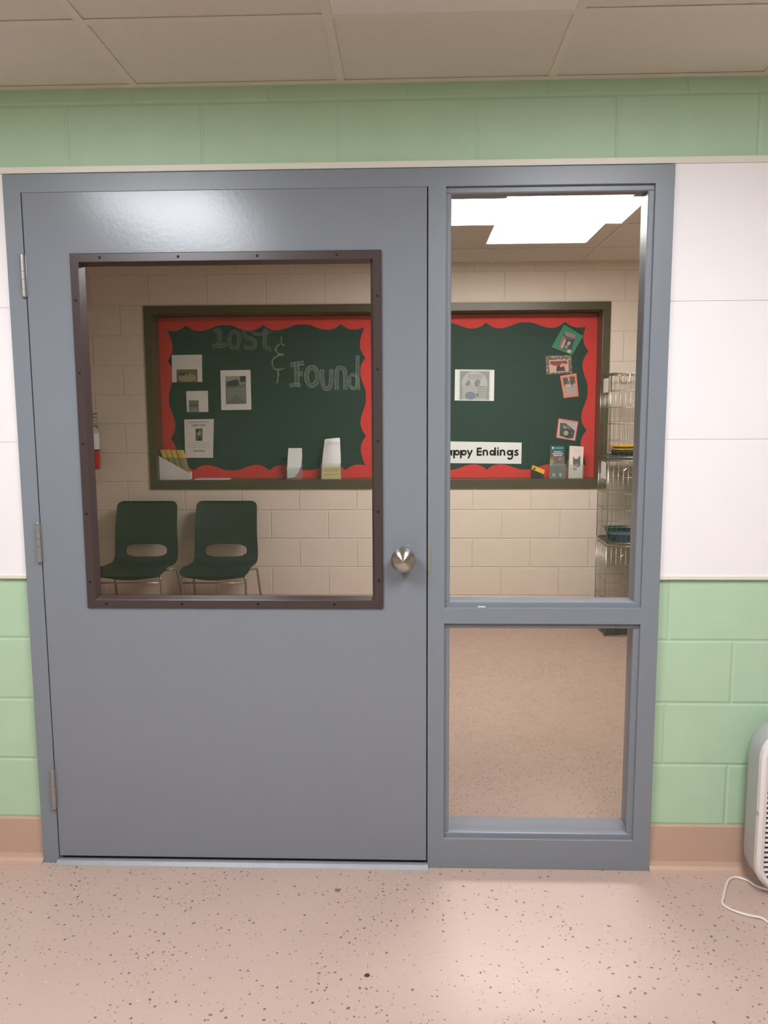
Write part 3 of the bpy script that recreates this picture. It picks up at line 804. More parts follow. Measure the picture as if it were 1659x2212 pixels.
# H a
stroke((px(-210), base), (px(-210), base - 17)); stroke((px(-115), base), (px(-115), base - 17)); stroke((px(-210), base - 9), (px(-115), base - 9))
bowl(px(-8)); stroke((px(52), base), (px(52), base - xh))
for x in (105, 250):
    stroke((px(x), base + 6), (px(x), base - xh)); bowl(px(x + 62))
stroke((px(388), base - xh), (px(436), base - .5)); stroke((px(488), base - xh), (px(405), base + 6))
stroke((px(600), base), (px(600), base - 17))
for dy in (1.5, 8.4, 15.4): stroke((px(590), base - dy), (px(688), base - dy))
for x in (725, 1088):
    stroke((px(x), base), (px(x), base - xh)); ribbon(b, arc(px(x + 40), base - xh + 5, 4.2, 4.0, 180, 360, 12) + [(px(x + 40) + 4.2, base)], w, M['ink'], ys - .002)
bowl(px(912)); stroke((px(972), base), (px(972), base - 17.6))
stroke((px(1030), base), (px(1030), base - xh)); ribbon(b, arc(px(1034), base - 16, .8, .8, 0, 360, 10), 2.2, M['ink'], ys)
bowl(px(1278)); ribbon(b, [(px(1336), base - xh), (px(1336), base + 2)] + arc(px(1283), base + 2, px(1336) - px(1283), 5, 0, 150, 12), w, M['ink'], ys - .002)
ribbon(b, smooth([(px(1462), base - 10.4), (px(1425), base - 11.2), (px(1392), base - 9), (px(1420), base - 6.4), (px(1450), base - 3.6), (px(1425), base - 1.0), (px(1372), base - 2.2)]), w * .9, M['ink'], ys)
bmesh.ops.solidify(b.bm, geom=b.bm.faces[:], thickness=.07 * S)
pr = b.build('lettering', t); pr['label'] = 'black raised letters Happy Endings'

# ================================================================== ON THE LEDGE
def holder(parent, x0, x1, y0, y1, h, z=LZ):
    """clear acrylic pocket: back, two sides, front lip"""
    b = MB(); th = .08
    b.box(x0, x1, y1 - th, y1, z, z + h * 1.25, M['acrylic']); b.box(x0, x1, y0, y0 + th, z, z + h, M['acrylic'])
    b.box(x0, x0 + th, y0 + th, y1 - th, z, z + h, M['acrylic']); b.box(x1 - th, x1, y0 + th, y1 - th, z, z + h, M['acrylic'])
    b.box(x0 + th, x1 - th, y0 + th, y1 - th, z, z + th, M['acrylic'])
    return b.build('pocket', parent)
LY = D + 1.5
# file box with yellow booklets
xa, xb = at(345, 1030, LY).x, at(408, 1030, LY).x
za, zb = at(345, 985, LY).z, at(408, 1021, LY).z
t = thing('file_box', ((xa + xb) / 2, LY + 1.6, LZ), 'white cut-away file box holding yellow booklets, left end of the ledge', 'file box')
b = MB()
for y in (LY, LY + 3.3): b.prism([(xa, y, LZ), (xb, y, LZ), (xb, y, zb), (xa, y, za)], (0, .08, 0), M['paper'])
b.box(xa, xa + .08, LY + .08, LY + 3.3, LZ, za - .02, M['paper']); b.box(xb - .08, xb, LY + .08, LY + 3.3, LZ, zb - .05, M['paper'])
b.box(xa + .08, xb - .08, LY + .08, LY + 3.3, LZ, LZ + .08, M['paper'])
b.build('box', t)
yk = [LY + .25, LY + .95, LY + 1.65, LY + 2.35]
for k in range(4):
    tl = at(346 + 11.5 * k, 972 + .3 * k, LY + .3); tr_ = at(357.5 + 11.5 * k, 972 + .5 * k, LY + .3)
    sh = Vector((1.75, 0, -5.6))
    lab = ('yellow topped booklet leaning in the file box, leftmost of four', 'yellow topped booklet leaning in the file box, second of four', 'yellow topped booklet leaning in the file box, third of four', 'yellow topped booklet leaning in the file box, rightmost of four')[k]
    tb = thing('booklet', (tl.x + .9, LY + 1.6, LZ + .1), lab, 'booklet', 'yellow booklets in the file box')
    tl.y = tr_.y = LY + .3 + .1 * k
    tr_.x -= .14; tl.z += .06 * (k % 2); tr_.z += .06 * (k % 2) - .05
    f = .36
    zmin = LZ + .12
    fx = (tl.z - zmin) / 5.6
    cl_ = lambda p: Vector((min(p.x, xb - .14 - .02 * (3 - k)), p.y, p.z))
    b = MB(); b.prism([tl + sh * f, tr_ - Vector((.08, 0, 0)) + sh * f, cl_(tr_ - Vector((.08, 0, 0)) + sh * fx), cl_(tl + sh * fx - Vector((.02, 0, 0))) - Vector((.03, 0, 0))], (0, 2.5, 0), M['greyyellow']); b.build('cover', tb)
    b = MB(); b.prism([tl, tr_ - Vector((.08, 0, 0)), tr_ - Vector((.08, 0, 0)) + sh * f, tl + sh * f], (0, 2.5, 0), M['yellow']); b.build('top_band', tb)
# loose sheet lying on the ledge
x0, x1 = at(422, 1035, LY).x, at(494, 1035, LY).x
b = MB(); b.box(x0, x1, D + .6, D + 4.6, LZ, LZ + .22, M['paper'])
tag(b.build('paper_pad'), 'flat white papers lying on the ledge right of the file box', 'paper')

# white curled leaflet in a clear pocket
x0, x1 = at(620.5, 1030, LY + .6).x, at(652.5, 1030, LY + .6).x
t = thing('leaflet_holder', ((x0 + x1) / 2, LY + 1.2, LZ), 'clear leaflet holder with one blank white leaflet', 'leaflet holder')
holder(t, x0 - .1, x1 + .15, LY, LY + 1.6, 3.3)
def curled(name, label, cat, pts, y0, lean, m, x0=0):
    """sheet standing in a pocket, outline in pixels, leaning and slightly bowed"""
    q = [at(u, v, y0) for u, v in pts]
    zb_ = min(p.z for p in q)
    t = thing(name, (sum(p.x for p in q) / len(q), y0, zb_), label, cat)
    return t, q
lt = thing('leaflet', ((x0 + x1) / 2, LY + .8, LZ + .1), 'blank white leaflet curling in the clear holder', 'leaflet')
b = MB()
pts = [(623, 968), (652, 968), (652.5, 985), (651, 1006), (645, 1020), (636, 1031), (621, 1033), (620.5, 1010), (621.5, 988)]
b.prism([at(u, v, LY + .7) for u, v in pts], (0, .12, 0), M['paper2']); b.build('sheet', lt)

# tall white sheet with yellow card
x0, x1 = at(694.5, 1030, LY + .6).x, at(736, 1030, LY + .6).x
t = thing('leaflet_holder', ((x0 + x1) / 2, LY + 1.2, LZ), 'clear leaflet holder with tall white sheets and a yellow card', 'leaflet holder')
holder(t, x0 - .1, x1 + .1, LY, LY + 2.0, 4.4)
lt = thing('leaflet', ((x0 + x1) / 2, LY + 1.2, LZ + .1), 'tall white sheets bowing in the holder behind a yellow card', 'leaflet')
b = MB()
n = 12
Lr = [(695.5, 1010), (697, 985), (699.5, 965), (701.5, 950), (703, 948.5)]; Rr = [(736, 1010), (736, 985), (735, 965), (734.3, 948), (733, 945.5)]
rows = []
for k, (a, c_) in enumerate(zip(Lr, Rr)):
    row = []
    for j in range(n + 1):
        s_ = j / n; u = a[0] + (c_[0] - a[0]) * s_; v = a[1] + (c_[1] - a[1]) * s_
        row.append(at(u, v, LY + .9 - .5 * math.sin(math.pi * s_) + .1 * k))
    rows.append(row)
bot = []
for j in range(n + 1):
    p = Vector(rows[0][j]); p.z = LZ + .12; bot.append(p)
rows = [bot] + rows
for A, B in zip(rows, rows[1:]):
    for j in range(n): b.face((A[j], A[j + 1], B[j + 1], B[j]), M['paper2'], True)
bmesh.ops.remove_doubles(b.bm, verts=b.bm.verts[:], dist=1e-5)
bmesh.ops.solidify(b.bm, geom=b.bm.faces[:], thickness=.14 * S)
sh_ = b.build('sheet', lt)
b = MB()
for (v, h, l) in ((956, .8, .75), (961, .5, .7)):
    ribbon(b, [(704, v), (733, v - .6)], h, M['lightink'], LY + .38)
b.build('printing', lt)
px4 = [(695.5, 1009), (735.5, 1008), (736, 1033), (694.5, 1033)]
c = Card(px4, LY + .22)
c.c[2].z = c.c[3].z = LZ + .1
ct = thing('card', (c.base()[0], LY + .22, LZ + .1), 'pale yellow printed card at the foot of the tall white sheets', 'card')
c.sheet(M['paleyellow']).build('sheet', ct)
b = MB(); rr = random.Random(2)
for v in (.22, .34, .62):
    u = .1
    while u < .85:
        w_ = rr.uniform(.05, .12); c.line(b, u, min(u + w_, .9), v, .06, flat(170, 140, 70), .01); u += w_ + .03
b.build('printing', ct)

# small black and yellow card box, tilted
t = thing('card_box', (at(1160, 1025, LY).x, LY + .8, LZ), 'small black box with a tilted yellow lid on the ledge', 'box')
def tilted(pts, y0, y1, m, name, par):
    b = MB(); q = [at(u, v, LY) for u, v in pts]
    for p in q: p.y = y0; p.z = max(p.z, LZ)
    b.prism(q, (0, y1 - y0, 0), m); return b.build(name, par)
tilted([(1149, 1014), (1175, 1025), (1175, 1036), (1149, 1036)], LY + .1, LY + 1.8, M['blackplastic'], 'base', t)
ld = tilted([(1152, 1005), (1177, 1015.5), (1175, 1024.5), (1149, 1013.5)], LY, LY + 1.9, M['yellowplastic'], 'lid', t)
b = MB()
ribbon(b, [(1152.5, 1011.5), (1156.5, 1013.2)], 5, M['ink'], LY - .02); b.build('logo', ld)

# dark brochures in a clear pocket
x0, x1 = at(1188, 1028, LY + .6).x, at(1220, 1028, LY + .6).x
t = thing('leaflet_holder', ((x0 + x1) / 2, LY + 1, LZ), 'clear leaflet holder with dark teal brochures on the right of the ledge', 'leaflet holder')
holder(t, x0 - .25, x1 + .3, LY, LY + 1.7, 4.0)
px4 = [(1188.5, 963), (1219, 963), (1219.5, 1030), (1188, 1030)]
c = Card(px4, LY + .6, .25); c.c[2].z = c.c[3].z = LZ + .1
lt = thing('brochure', (c.base()[0], LY + .6, LZ + .1), 'dark brochure with a teal top and white title lines', 'brochure')
c.sheet(flat(70, 76, 72)).build('sheet', lt)
b = MB(); c.quad(b, 0, 0, 1, .13, flat(26, 84, 92), .01); c.ell(b, .2, .065, .07, .035, flat(210, 222, 220), .016); c.line(b, .36, .92, .07, .03, flat(90, 176, 180), .016)
for k, (a, e) in enumerate(((.28, .78), (.16, .9), (.24, .84))):
    u = a; rr = random.Random(k)
    while u < e:
        w_ = rr.uniform(.07, .14); c.line(b, u, min(u + w_, e), .185 + .057 * k, .03, flat(222, 222, 216), .014); u += w_ + .03
c.quad(b, 0, .34, 1, .61, flat(112, 104, 86), .012); c.ell(b, .55, .44, .3, .09, flat(104, 84, 84), .016); c.poly(b, [(.0, .4), (.3, .45), (.1, .61), (0, .61)], flat(150, 140, 100), .018); c.ell(b, .68, .41, .1, .04, flat(150, 128, 140), .02)
c.quad(b, 0, .61, 1, 1, flat(74, 74, 76), .012); c.line(b, .48, .52, .8, .34, flat(46, 46, 48), .016)
for x in (.26, .72):
    for k in range(3): c.poly(b, [(x - .13, .86 + .035 * k), (x + .0, .845 + .035 * k), (x + .13, .885 + .03 * k), (x, .875 + .035 * k)], flat(200, 202, 200), .02)
b.build('printing', lt)
# white brochure with a cat's head
px4 = [(1231, 963), (1261, 965), (1258, 1031), (1228, 1031)]
c = Card(px4, LY + .6, .9); c.c[2].z = c.c[3].z = LZ + .1
lt = thing('brochure', (c.base()[0], LY + .6, LZ + .1), 'cream white brochure with a grey cat head, right end of the ledge', 'brochure')
c.sheet(flat(224, 208, 196)).build('sheet', lt)
b = MB()
c.poly(b, [(.27, .32), (.42, .40), (.58, .39), (.78, .28), (.82, .58), (.72, .66), (.34, .62), (.27, .52)], flat(98, 90, 96), .012)
c.ell(b, .42, .49, .08, .045, flat(60, 56, 64), .018); c.ell(b, .64, .49, .08, .045, flat(60, 56, 64), .018); c.ell(b, .53, .58, .12, .05, flat(140, 130, 134), .018); c.ell(b, .43, .49, .03, .02, flat(150, 156, 170), .022); c.ell(b, .65, .49, .03, .02, flat(150, 156, 170), .022)
c.poly(b, [(.27, .66), (.6, .68), (.58, .74), (.34, .77)], flat(150, 134, 134), .014)
for k in range(3): c.line(b, .24, .78, .11 + .03 * k, .008, flat(196, 180, 168), .012)
for k in range(3): c.line(b, .3, .72, .82 + .035 * k, .008, flat(200, 184, 172), .012)
b.build('printing', lt)
b = MB(); x0, x1 = c.c[3].x, c.c[2].x
b.box(x0 - .2, x1 + .25, LY + .1, LY + .18, LZ, LZ + 3.9, M['acrylic']); b.box(x0 - .2, x1 + .25, LY + 1.9, LY + 1.98, LZ, LZ + 5, M['acrylic']); b.box(x0 - .2, x1 + .25, LY + .18, LY + 1.9, LZ, LZ + .08, M['acrylic'])
tag(b.build('leaflet_holder'), 'clear leaflet holder around the cream cat brochure', 'leaflet holder')

# ================================================================== CHAIRS
def make_chair(loc, label):
    t = thing('chair', loc, label, 'chair', 'green plastic chairs under the notice board')
    o = Vector(loc)
    # one-piece shell: outline in (u across, s along the profile), profile runs front lip -> seat -> back
    prof = [(-10.6, 16.7), (-10.3, 17.5), (-9.0, 18.0), (-6, 18.0), (-2.5, 17.7), (1.0, 17.7), (3.2, 18.4), (4.4, 20.0), (5.0, 22.5), (5.7, 26.0), (6.7, 30.0), (7.8, 33.4), (8.3, 34.6)]
    P = smooth([(a, c_) for a, c_ in prof], 8)
    acc = [0]
    for a, c_ in zip(P, P[1:]): acc.append(acc[-1] + math.hypot(c_[0] - a[0], c_[1] - a[1]))
    L = acc[-1]
    def at_s(s_):
        s_ = max(0, min(L, s_))
        for i in range(len(acc) - 1):
            if acc[i + 1] >= s_:
                k = (s_ - acc[i]) / max(1e-6, acc[i + 1] - acc[i])
                return P[i][0] + (P[i + 1][0] - P[i][0]) * k, P[i][1] + (P[i + 1][1] - P[i][1]) * k
        return P[-1]
    def halfw(q):
        pts = [(0, 9.0), (.14, 9.0), (.3, 8.75), (.42, 8.75), (.55, 8.75), (.7, 8.6), (1, 8.35)]
        v = 8.35
        for (a, va), (c_, vc) in zip(pts, pts[1:]):
            if a <= q <= c_: v = va + (vc - va) * (q - a) / (c_ - a); break
        for e_, r_ in ((q * L, 2.2), ((1 - q) * L, 1.7)):
            if e_ < r_: v -= r_ - math.sqrt(max(0, r_ * r_ - (r_ - max(0, e_)) ** 2))
        return v
    def slot_s(z):   # arc position where the back passes height z
        for i, (a, c_) in enumerate(P):
            if c_ > z and acc[i] > L * .3: return acc[i]
    s0, s1 = slot_s(19.4), slot_s(22.7)
    hm, hr = (s0 + s1) / 2, (s1 - s0) / 2
    qs = [0, .002, .006, .012, .02, .03, .042, .056] + [.07 + .87 * k / 44 for k in range(45)] + [.955, .967, .977, .985, .992, .997, 1]
    outer = [(halfw(q), L * q) for q in qs] + [(-halfw(q), L * q) for q in qs[::-1]]
    hole = []
    for k in range(40):
        a = 2 * math.pi * k / 40
        x = math.copysign(abs(math.cos(a)) ** .55, math.cos(a)) * 5.65; y = math.copysign(abs(math.sin(a)) ** .7, math.sin(a)) * hr
        hole.append((x, hm + y))
    inner = []
    for i in range(1, 46):
        sv = L * i / 46; hw = halfw(i / 46) - .35
        for j in range(19):
            x = -hw + 2 * hw * j / 18
            if abs(x) < 6.0 and s0 - .25 < sv < s1 + .25: continue
            inner.append((x, sv))
    vs = outer + hole + inner
    ne, nh = len(outer), len(hole)
    ed = [(i, (i + 1) % ne) for i in range(ne)] + [(ne + i, ne + (i + 1) % nh) for i in range(nh)]
    r = delaunay_2d_cdt([Vector(v) for v in vs], ed, [], 0, 1e-5)
    V2, F2 = r[0], r[2]
    b = MB(); k = b.mi(M['shell'])
    def mp(x, s_):
        y, z = at_s(s_); q = s_ / L; hw = halfw(q); e = (x / max(hw, .1))
        sm = lambda a, c_: (lambda k: k * k * (3 - 2 * k))(max(0, min(1, (q - a) / (c_ - a))))
        y -= 1.2 * e * e * sm(.48, .8)
        fl = 1 - sm(.36, .56)
        z += .5 * abs(e) ** 3 * fl * sm(0, .2)
        z -= (.35 + 1.1 * (1 - sm(0, .3))) * (1 - e * e) * fl
        return Vector((o.x + x, o.y + y, o.z + z)) * S
    bv = [b.bm.verts.new(mp(v.x, v.y)) for v in V2]
    for f in F2:
        cx_ = sum(V2[i].x for i in f) / 3; cs = sum(V2[i].y for i in f) / 3
        if abs(cx_) > halfw(max(0, min(1, cs / L))) + .05: continue
        a_, b_, d_ = [V2[i] for i in f]
        if abs((b_ - a_).cross(d_ - a_)) < .02: continue
        ex = abs(cx_) / 5.65; ey = abs(cs - hm) / hr
        if ex < 1 and ey < 1 and ex ** (2 / .55) + ey ** (2 / .7) < 1: continue
        g = b.bm.faces.new([bv[i] for i in f]); g.smooth = True; g.material_index = k
    bmesh.ops.recalc_face_normals(b.bm, faces=b.bm.faces[:])
    bmesh.ops.solidify(b.bm, geom=b.bm.faces[:], thickness=.24 * S)
    for f in b.bm.faces: f.smooth = True
    b.build('seat_shell', t)
    def leg(path):
        b = MB(); b.tube([Vector(p) + o for p in smooth(path, 5)], .3, M['chrome'], 10); lg = b.build('leg', t)
        e = Vector(path[-1]) + o
        b = MB(); b.lathe([(.0, .02), (.42, .02), (.45, .15), (.42, .7), (.3, .75)], (e.x, e.y, o.z), 'z', M['blackplastic'], 14); b.build('foot', lg)
    for sx in (-1, 1):
        leg([(sx * 6.2, -8.0, 16.75), (sx * 7.6, -9.4, 16.75), (sx * 8.2, -9.9, 16.0), (sx * 8.25, -9.95, 12), (sx * 8.3, -10.0, 6), (sx * 8.3, -10.0, .3)])
        leg([(sx * 7.0, 0.5, 16.6), (sx * 8.3, 1.8, 16.6), (sx * 8.75, 2.6, 16.2), (sx * 8.95, 4.0, 12), (sx * 9.3, 6.0, 6), (sx * 9.6, 8.2, .3)])
    b = MB(); b.tube([o + Vector((-8.25, -9.95, 15.2)), o + Vector((8.25, -9.95, 15.2))], .2, M['chrome'], 8); b.build('crossbar', t)
    b = MB()
    for sx in (-1, 1): b.tube([o + Vector((sx * 6.2, -8.0, 16.75)), o + Vector((sx * 6.6, -4, 16.9)), o + Vector((sx * 7.0, .5, 16.6))], .28, M['chrome'], 8)
    b.tube([o + Vector((-6.3, -6, 16.75)), o + Vector((6.3, -6, 16.75))], .25, M['chrome'], 8)
    b.build('seat_frame', t)
cy = 112.2
make_chair((-4.6, cy, 0), 'dark green plastic chair with chrome legs, nearer the middle of the wall')
make_chair((-26.6, cy, 0), 'dark green plastic chair cut off by the left edge of the door window')

# ================================================================== FIRE EXTINGUISHER
ex, ey = at(216, 1000, D - 3).x - 2.55, D - 3.1
zt, zbm = at(216, 896, ey).z, at(216, 1014, ey).z
t = thing('fire_extinguisher', (ex, ey, zbm), 'red fire extinguisher on the far wall at the left window edge', 'fire extinguisher')
b = MB(); h = 5.2
b.lathe([(0, zbm), (2.3, zbm + .05), (2.5, zbm + .3), (2.55, zbm + h)], (ex, ey, 0), 'z', M['redgloss'], 28); bd = b.build('cylinder', t)
b = MB(); b.lathe([(2.57, zbm + h - .1), (2.57, zbm + h + .3)], (ex, ey, 0), 'z', M['blackplastic'], 28); b.lathe([(2.56, zbm + h + .3), (2.56, zbm + h + 4.6)], (ex, ey, 0), 'z', M['paper'], 28); b.build('label_band', bd)
b = MB(); zz = zbm + h + 4.6
b.lathe([(2.55, zz), (2.5, zz + .6), (1.9, zz + 1.7), (.9, zz + 2.3), (.8, zz + 3.0), (0, zz + 3.0)], (ex, ey, 0), 'z', M['grey_plastic'], 28); b.build('shoulder', bd)
b = MB(); b.box(ex - .5, ex + .5, ey - .5, ey + .5, zz + 3.0, zz + 4.2, M['steel'], .1); b.build('valve', t)
b = MB(); b.box(ex - .35, ex + 2.3, ey - .25, ey + .25, zz + 4.2, zz + 4.5, M['steel'], .08); b.prism([(ex - .3, ey - .25, zz + 4.6), (ex + 2.4, ey - .25, zz + 5.4), (ex + 2.4, ey - .25, zz + 5.6), (ex - .3, ey - .25, zz + 4.9)], (0, .5, 0), M['blackplastic']); b.build('handle', t)
b = MB(); b.box(ex - 1.2, ex + 1.2, ey + 2.45, D, zbm + 5, zbm + 12, M['steel']); b.build('bracket', t)

# ================================================================== WIRE CAGES
CX0, CX1, CY0, CY1 = 96.3, 121.3, 107.6, 119.6
TIERS = [(0.1, 24.0), (24.45, 46.1), (46.6, 68.1)]
CLAB = ('chrome wire cage, bottom of the stack of three', 'chrome wire cage with a blue dish, middle of the stack', 'chrome wire cage with a yellow tray, top of the stack')
def wire_panel(o, u, v, W, H, nu, nv, name, par, rv=.045, rh=.07):
    """grid of wires in the plane o + u*W, o + v*H"""
    b = MB(); u = Vector(u); v = Vector(v); o = Vector(o)
    for i in range(nu + 1): b.tube([o + u * (W * i / nu), o + u * (W * i / nu) + v * H], rv if 0 < i < nu else .11, M['chrome'], 5)
    nrm = u.cross(v).normalized() * .12
    for j in range(nv + 1): b.tube([o + v * (H * j / nv) + nrm, o + v * (H * j / nv) + u * W + nrm], rh if 0 < j < nv else .13, M['chrome'], 5)
    return b.build(name, par)
for k, (z0, z1) in enumerate(TIERS):
    t = thing('wire_cage', ((CX0 + CX1) / 2, (CY0 + CY1) / 2, z0), CLAB[k], 'cage', 'stack of wire cages by the far wall')
    H = z1 - z0; W = CX1 - CX0; Dp = CY1 - CY0
    e = .12
    z0 += .15; H -= .4
    fp = wire_panel((CX0, CY0 + .2, z0), (1, 0, 0), (0, 0, 1), W, H, 20, 5, 'front_panel', t)
    wire_panel((CX0 + e, CY1 - .3, z0), (1, 0, 0), (0, 0, 1), W - 2 * e, H, 20, 5, 'back_panel', t)
    wire_panel((CX0 + e, CY0 + .3, z0), (0, 1, 0), (0, 0, 1), Dp - .8, H, 8, 5, 'side_panel', t)
    wire_panel((CX1 - e, CY0 + .3, z0), (0, 1, 0), (0, 0, 1), Dp - .8, H, 8, 5, 'side_panel', t)
    wire_panel((CX0 + .2, CY0 + .3, z0 + H - .1), (1, 0, 0), (0, 1, 0), W - .4, Dp - .8, 20, 3, 'top_panel', t)
    b = MB(); m_ = M['blackplastic'] if k == 0 else M['darkpan']
    ph = 2.2 if k == 0 else .5
    b.box(CX0 + .5, CX1 - .5, CY0 + .6, CY1 - .8, z0, z0 + .12, m_)
    for q in ((CX0 + .5, CX1 - .5, CY0 + .6, CY0 + .7), (CX0 + .5, CX1 - .5, CY1 - .9, CY1 - .8), (CX0 + .5, CX0 + .6, CY0 + .7, CY1 - .9), (CX1 - .6, CX1 - .5, CY0 + .7, CY1 - .9)):
        b.box(*q, z0 + .12, z0 + ph, m_)
    b.build('tray', t)
    b = MB(); hx = CX0 + 3.2
    b.tube(smooth([(hx - 1.4, CY0 - .05, z0 + H - .2), (hx - 1.3, CY0 - .25, z0 + H - 1.4), (hx - .7, CY0 - .35, z0 + H - 2.4), (hx + .3, CY0 - .35, z0 + H - 2.5), (hx + 1.1, CY0 - .3, z0 + H - 1.9), (hx + 1.3, CY0 - .25, z0 + H - 1.0), (hx + 1.4, CY0 - .05, z0 + H - .2)]), .1, M['chrome'], 6)
    b.build('handle', t)
# paper cards hung on the cage sides
for (z0, z1, lab) in ((63.2, 66.8, 'paper card hung on the side of the top wire cage'), (41.0, 45.4, 'paper card hung on the side of the middle wire cage')):
    b = MB(); b.box(CX0 - .17, CX0 - .12, CY0 + 2.5, CY0 + 7.5, z0, z1, M['paper'])
    tag(b.build('cage_card'), lab, 'card', 'cards on the cages')
def dish(name, cx, cy_, z, rx, ry, h, m, label, cat, rim=.35):
    b = MB()
    b.lathe([(0, z + .1), (.72, z + .1), (.92, z + h - .1), (1.0, z + h - .1), (1.06, z + h - .05), (1.06, z + h), (1.0, z + h + .08), (.9, z + h), (.7, z + .25), (0, z + .22)], (cx, cy_, 0), 'z', m, 40, rx, ry)
    return tag(b.build(name), label, cat)
zf = TIERS[1][0] + .3
dish('dish', CX0 + 6.3, CY0 + 4.0, zf, 4.6, 2.6, 1.9, M['bluegrey'], 'blue grey dish at the front of the middle cage', 'dish')
dish('bowl', CX0 + 5.0, CY0 + 8.6, zf, 3.9, 2.2, 3.0, M['teal'], 'dark teal bowl behind the blue dish in the middle cage', 'bowl')
b = MB()
q = [(CX0 + 11.6 + 2.4 * math.cos(a * .7), CY0 + 8.6 + 1.8 * math.sin(a * .7)) for a in range(9)]
b.prism([(x, y, zf + .05) for x, y in q], (0, 0, 2.7), M['paper'])
tag(b.build('cup'), 'white tub beside the teal bowl in the middle cage', 'tub')
zf = TIERS[2][0] + .3
t = thing('tray', (CX0 + 5.4, CY0 + 4.2, zf), 'dark pan with a double yellow rim in the top cage', 'tray')
def pan(x0, x1, y0, y1, z0, z1, fl, m, name):
    b = MB(); cxm, cym = (x0 + x1) / 2, (y0 + y1) / 2
    n = 36; rings = []
    for (g, z) in ((-.8, z0), (0, z1), (fl, z1 + .05), (fl, z1 + .25), (-.1, z1 + .25), (-.9, z0 + .15)):
        r_ = []
        for k in range(n):
            a = 2 * math.pi * k / n
            hx, hy = (x1 - x0) / 2 + g, (y1 - y0) / 2 + g
            r_.append((cxm + hx * math.copysign(abs(math.cos(a)) ** .45, math.cos(a)), cym + hy * math.copysign(abs(math.sin(a)) ** .45, math.sin(a)), z))
        rings.append(r_)
    for A, B in zip(rings, rings[1:]):
        for k in range(n): b.face((A[k], A[(k + 1) % n], B[(k + 1) % n], B[k]), m, True)
    b.face(rings[0], m); b.face(rings[-1], m)
    bmesh.ops.remove_doubles(b.bm, verts=b.bm.verts[:], dist=1e-6)
    return b.build(name, t)
pan(CX0 + 1.9, CX0 + 9.6, CY0 + 1.2, CY0 + 8.6, zf, zf + 1.1, .1, M['darkpan'], 'pan')
pan(CX0 + 1.9, CX0 + 9.6, CY0 + 1.2, CY0 + 8.6, zf + 1.15, zf + 1.75, .25, M['yellowplastic'], 'rim')
pan(CX0 + 1.7, CX0 + 9.8, CY0 + 1.0, CY0 + 8.8, zf + 2.15, zf + 2.55, .3, M['yellowplastic'], 'lid')

# ================================================================== AIR PURIFIER AT THE RIGHT EDGE
AX0, AX1, AZ0, AZ1 = 87.05, 104.0, .5, 20.9
t = thing('air_purifier', ((AX0 + AX1) / 2, -3.3, 0), 'white and grey box appliance with slatted grille, cut off by the right edge', 'air purifier')
def rrect(x0, x1, z0, z1, r, y, n=8):
    out = []
    for (cx_, cz_, a0) in ((x1 - r, z1 - r, 0), (x0 + r, z1 - r, 90), (x0 + r, z0 + r, 180), (x1 - r, z0 + r, 270)):
        for k in range(n + 1):
            a = math.radians(a0 + 90 * k / n); out.append((cx_ + r * math.cos(a), y, cz_ + r * math.sin(a)))
    return out
def loft(b, loops, m, cap0=True, cap1=True):
    for A, B in zip(loops, loops[1:]):
        n = len(A)
        for k in range(n): b.face((A[k], A[(k + 1) % n], B[(k + 1) % n], B[k]), m, True)
    if cap0: b.face(loops[0], m)
    if cap1: b.face(loops[-1], m)
    bmesh.ops.remove_doubles(b.bm, verts=b.bm.verts[:], dist=1e-6)
b = MB()
loft(b, [rrect(AX0 + .5, AX1 - .5, AZ0 + .5, AZ1 - .5, 3.2, -1.0), rrect(AX0 + .1, AX1 - .1, AZ0 + .1, AZ1 - .1, 3.6, -1.4), rrect(AX0, AX1, AZ0, AZ1, 3.7, -2.0), rrect(AX0, AX1, AZ0, AZ1, 3.7, -4.5)], M['grey_plastic'])
b.build('shell', t)
b = MB()
loft(b, [rrect(AX0, AX1, AZ0, AZ1, 3.7, -4.52), rrect(AX0 - .06, AX1 + .06, AZ0 - .06, AZ1 + .06, 3.7, -4.7), rrect(AX0, AX1, AZ0, AZ1, 3.7, -5.3), rrect(AX0 + .35, AX1 - .35, AZ0 + .35, AZ1 - .35, 3.4, -5.6), rrect(AX0 + .75, AX1 - .75, AZ0 + .75, AZ1 - .75, 3.0, -5.5), rrect(AX0 + .85, AX1 - .85, AZ0 + .85, AZ1 - .85, 2.9, -5.0)], M['white_plastic'], True, False)
fr = b.build('front_bezel', t)
b = MB(); b.prism(rrect(AX0 + .8, AX1 - .8, AZ0 + .8, AZ1 - .8, 2.9, -4.75), (0, .1, 0), M['dark']); b.build('filter_screen', t)
b = MB(); z = AZ0 + 1.2
while z < AZ1 - 1.0:
    ins = 0
    for (zz_, r_) in ((AZ0 + .85 + 2.9, -1), (AZ1 - .85 - 2.9, 1)):
        d_ = (z - zz_) * r_
        if d_ > 0: ins = 2.9 - math.sqrt(max(0, 2.9 ** 2 - d_ ** 2))
    b.box(AX0 + .8 + ins, AX1 - .8 - ins, -5.45, -4.95, z - .13, z + .13, M['white_plastic'], .05); z += .62
for x in (AX0 + 4.5, (AX0 + AX1) / 2, AX1 - 4.5): b.box(x - .12, x + .12, -5.2, -4.9, AZ0 + 1, AZ1 - 1, M['white_plastic'])
b.build('grille', t)
b = MB(); b.box(AX0 - .12, AX0 + .25, -5.3, -4.6, 10.3, 10.75, M['grey_plastic'], .05); b.build('clip', t)
b = MB()
for x in (AX0 + 4.5, AX1 - 4.5):
    b = MB(); b.box(x - 1.2, x + 1.2, -5.0, -1.6, 0, AZ0 + .05, M['grey_plastic'], .1); b.build('foot', t)
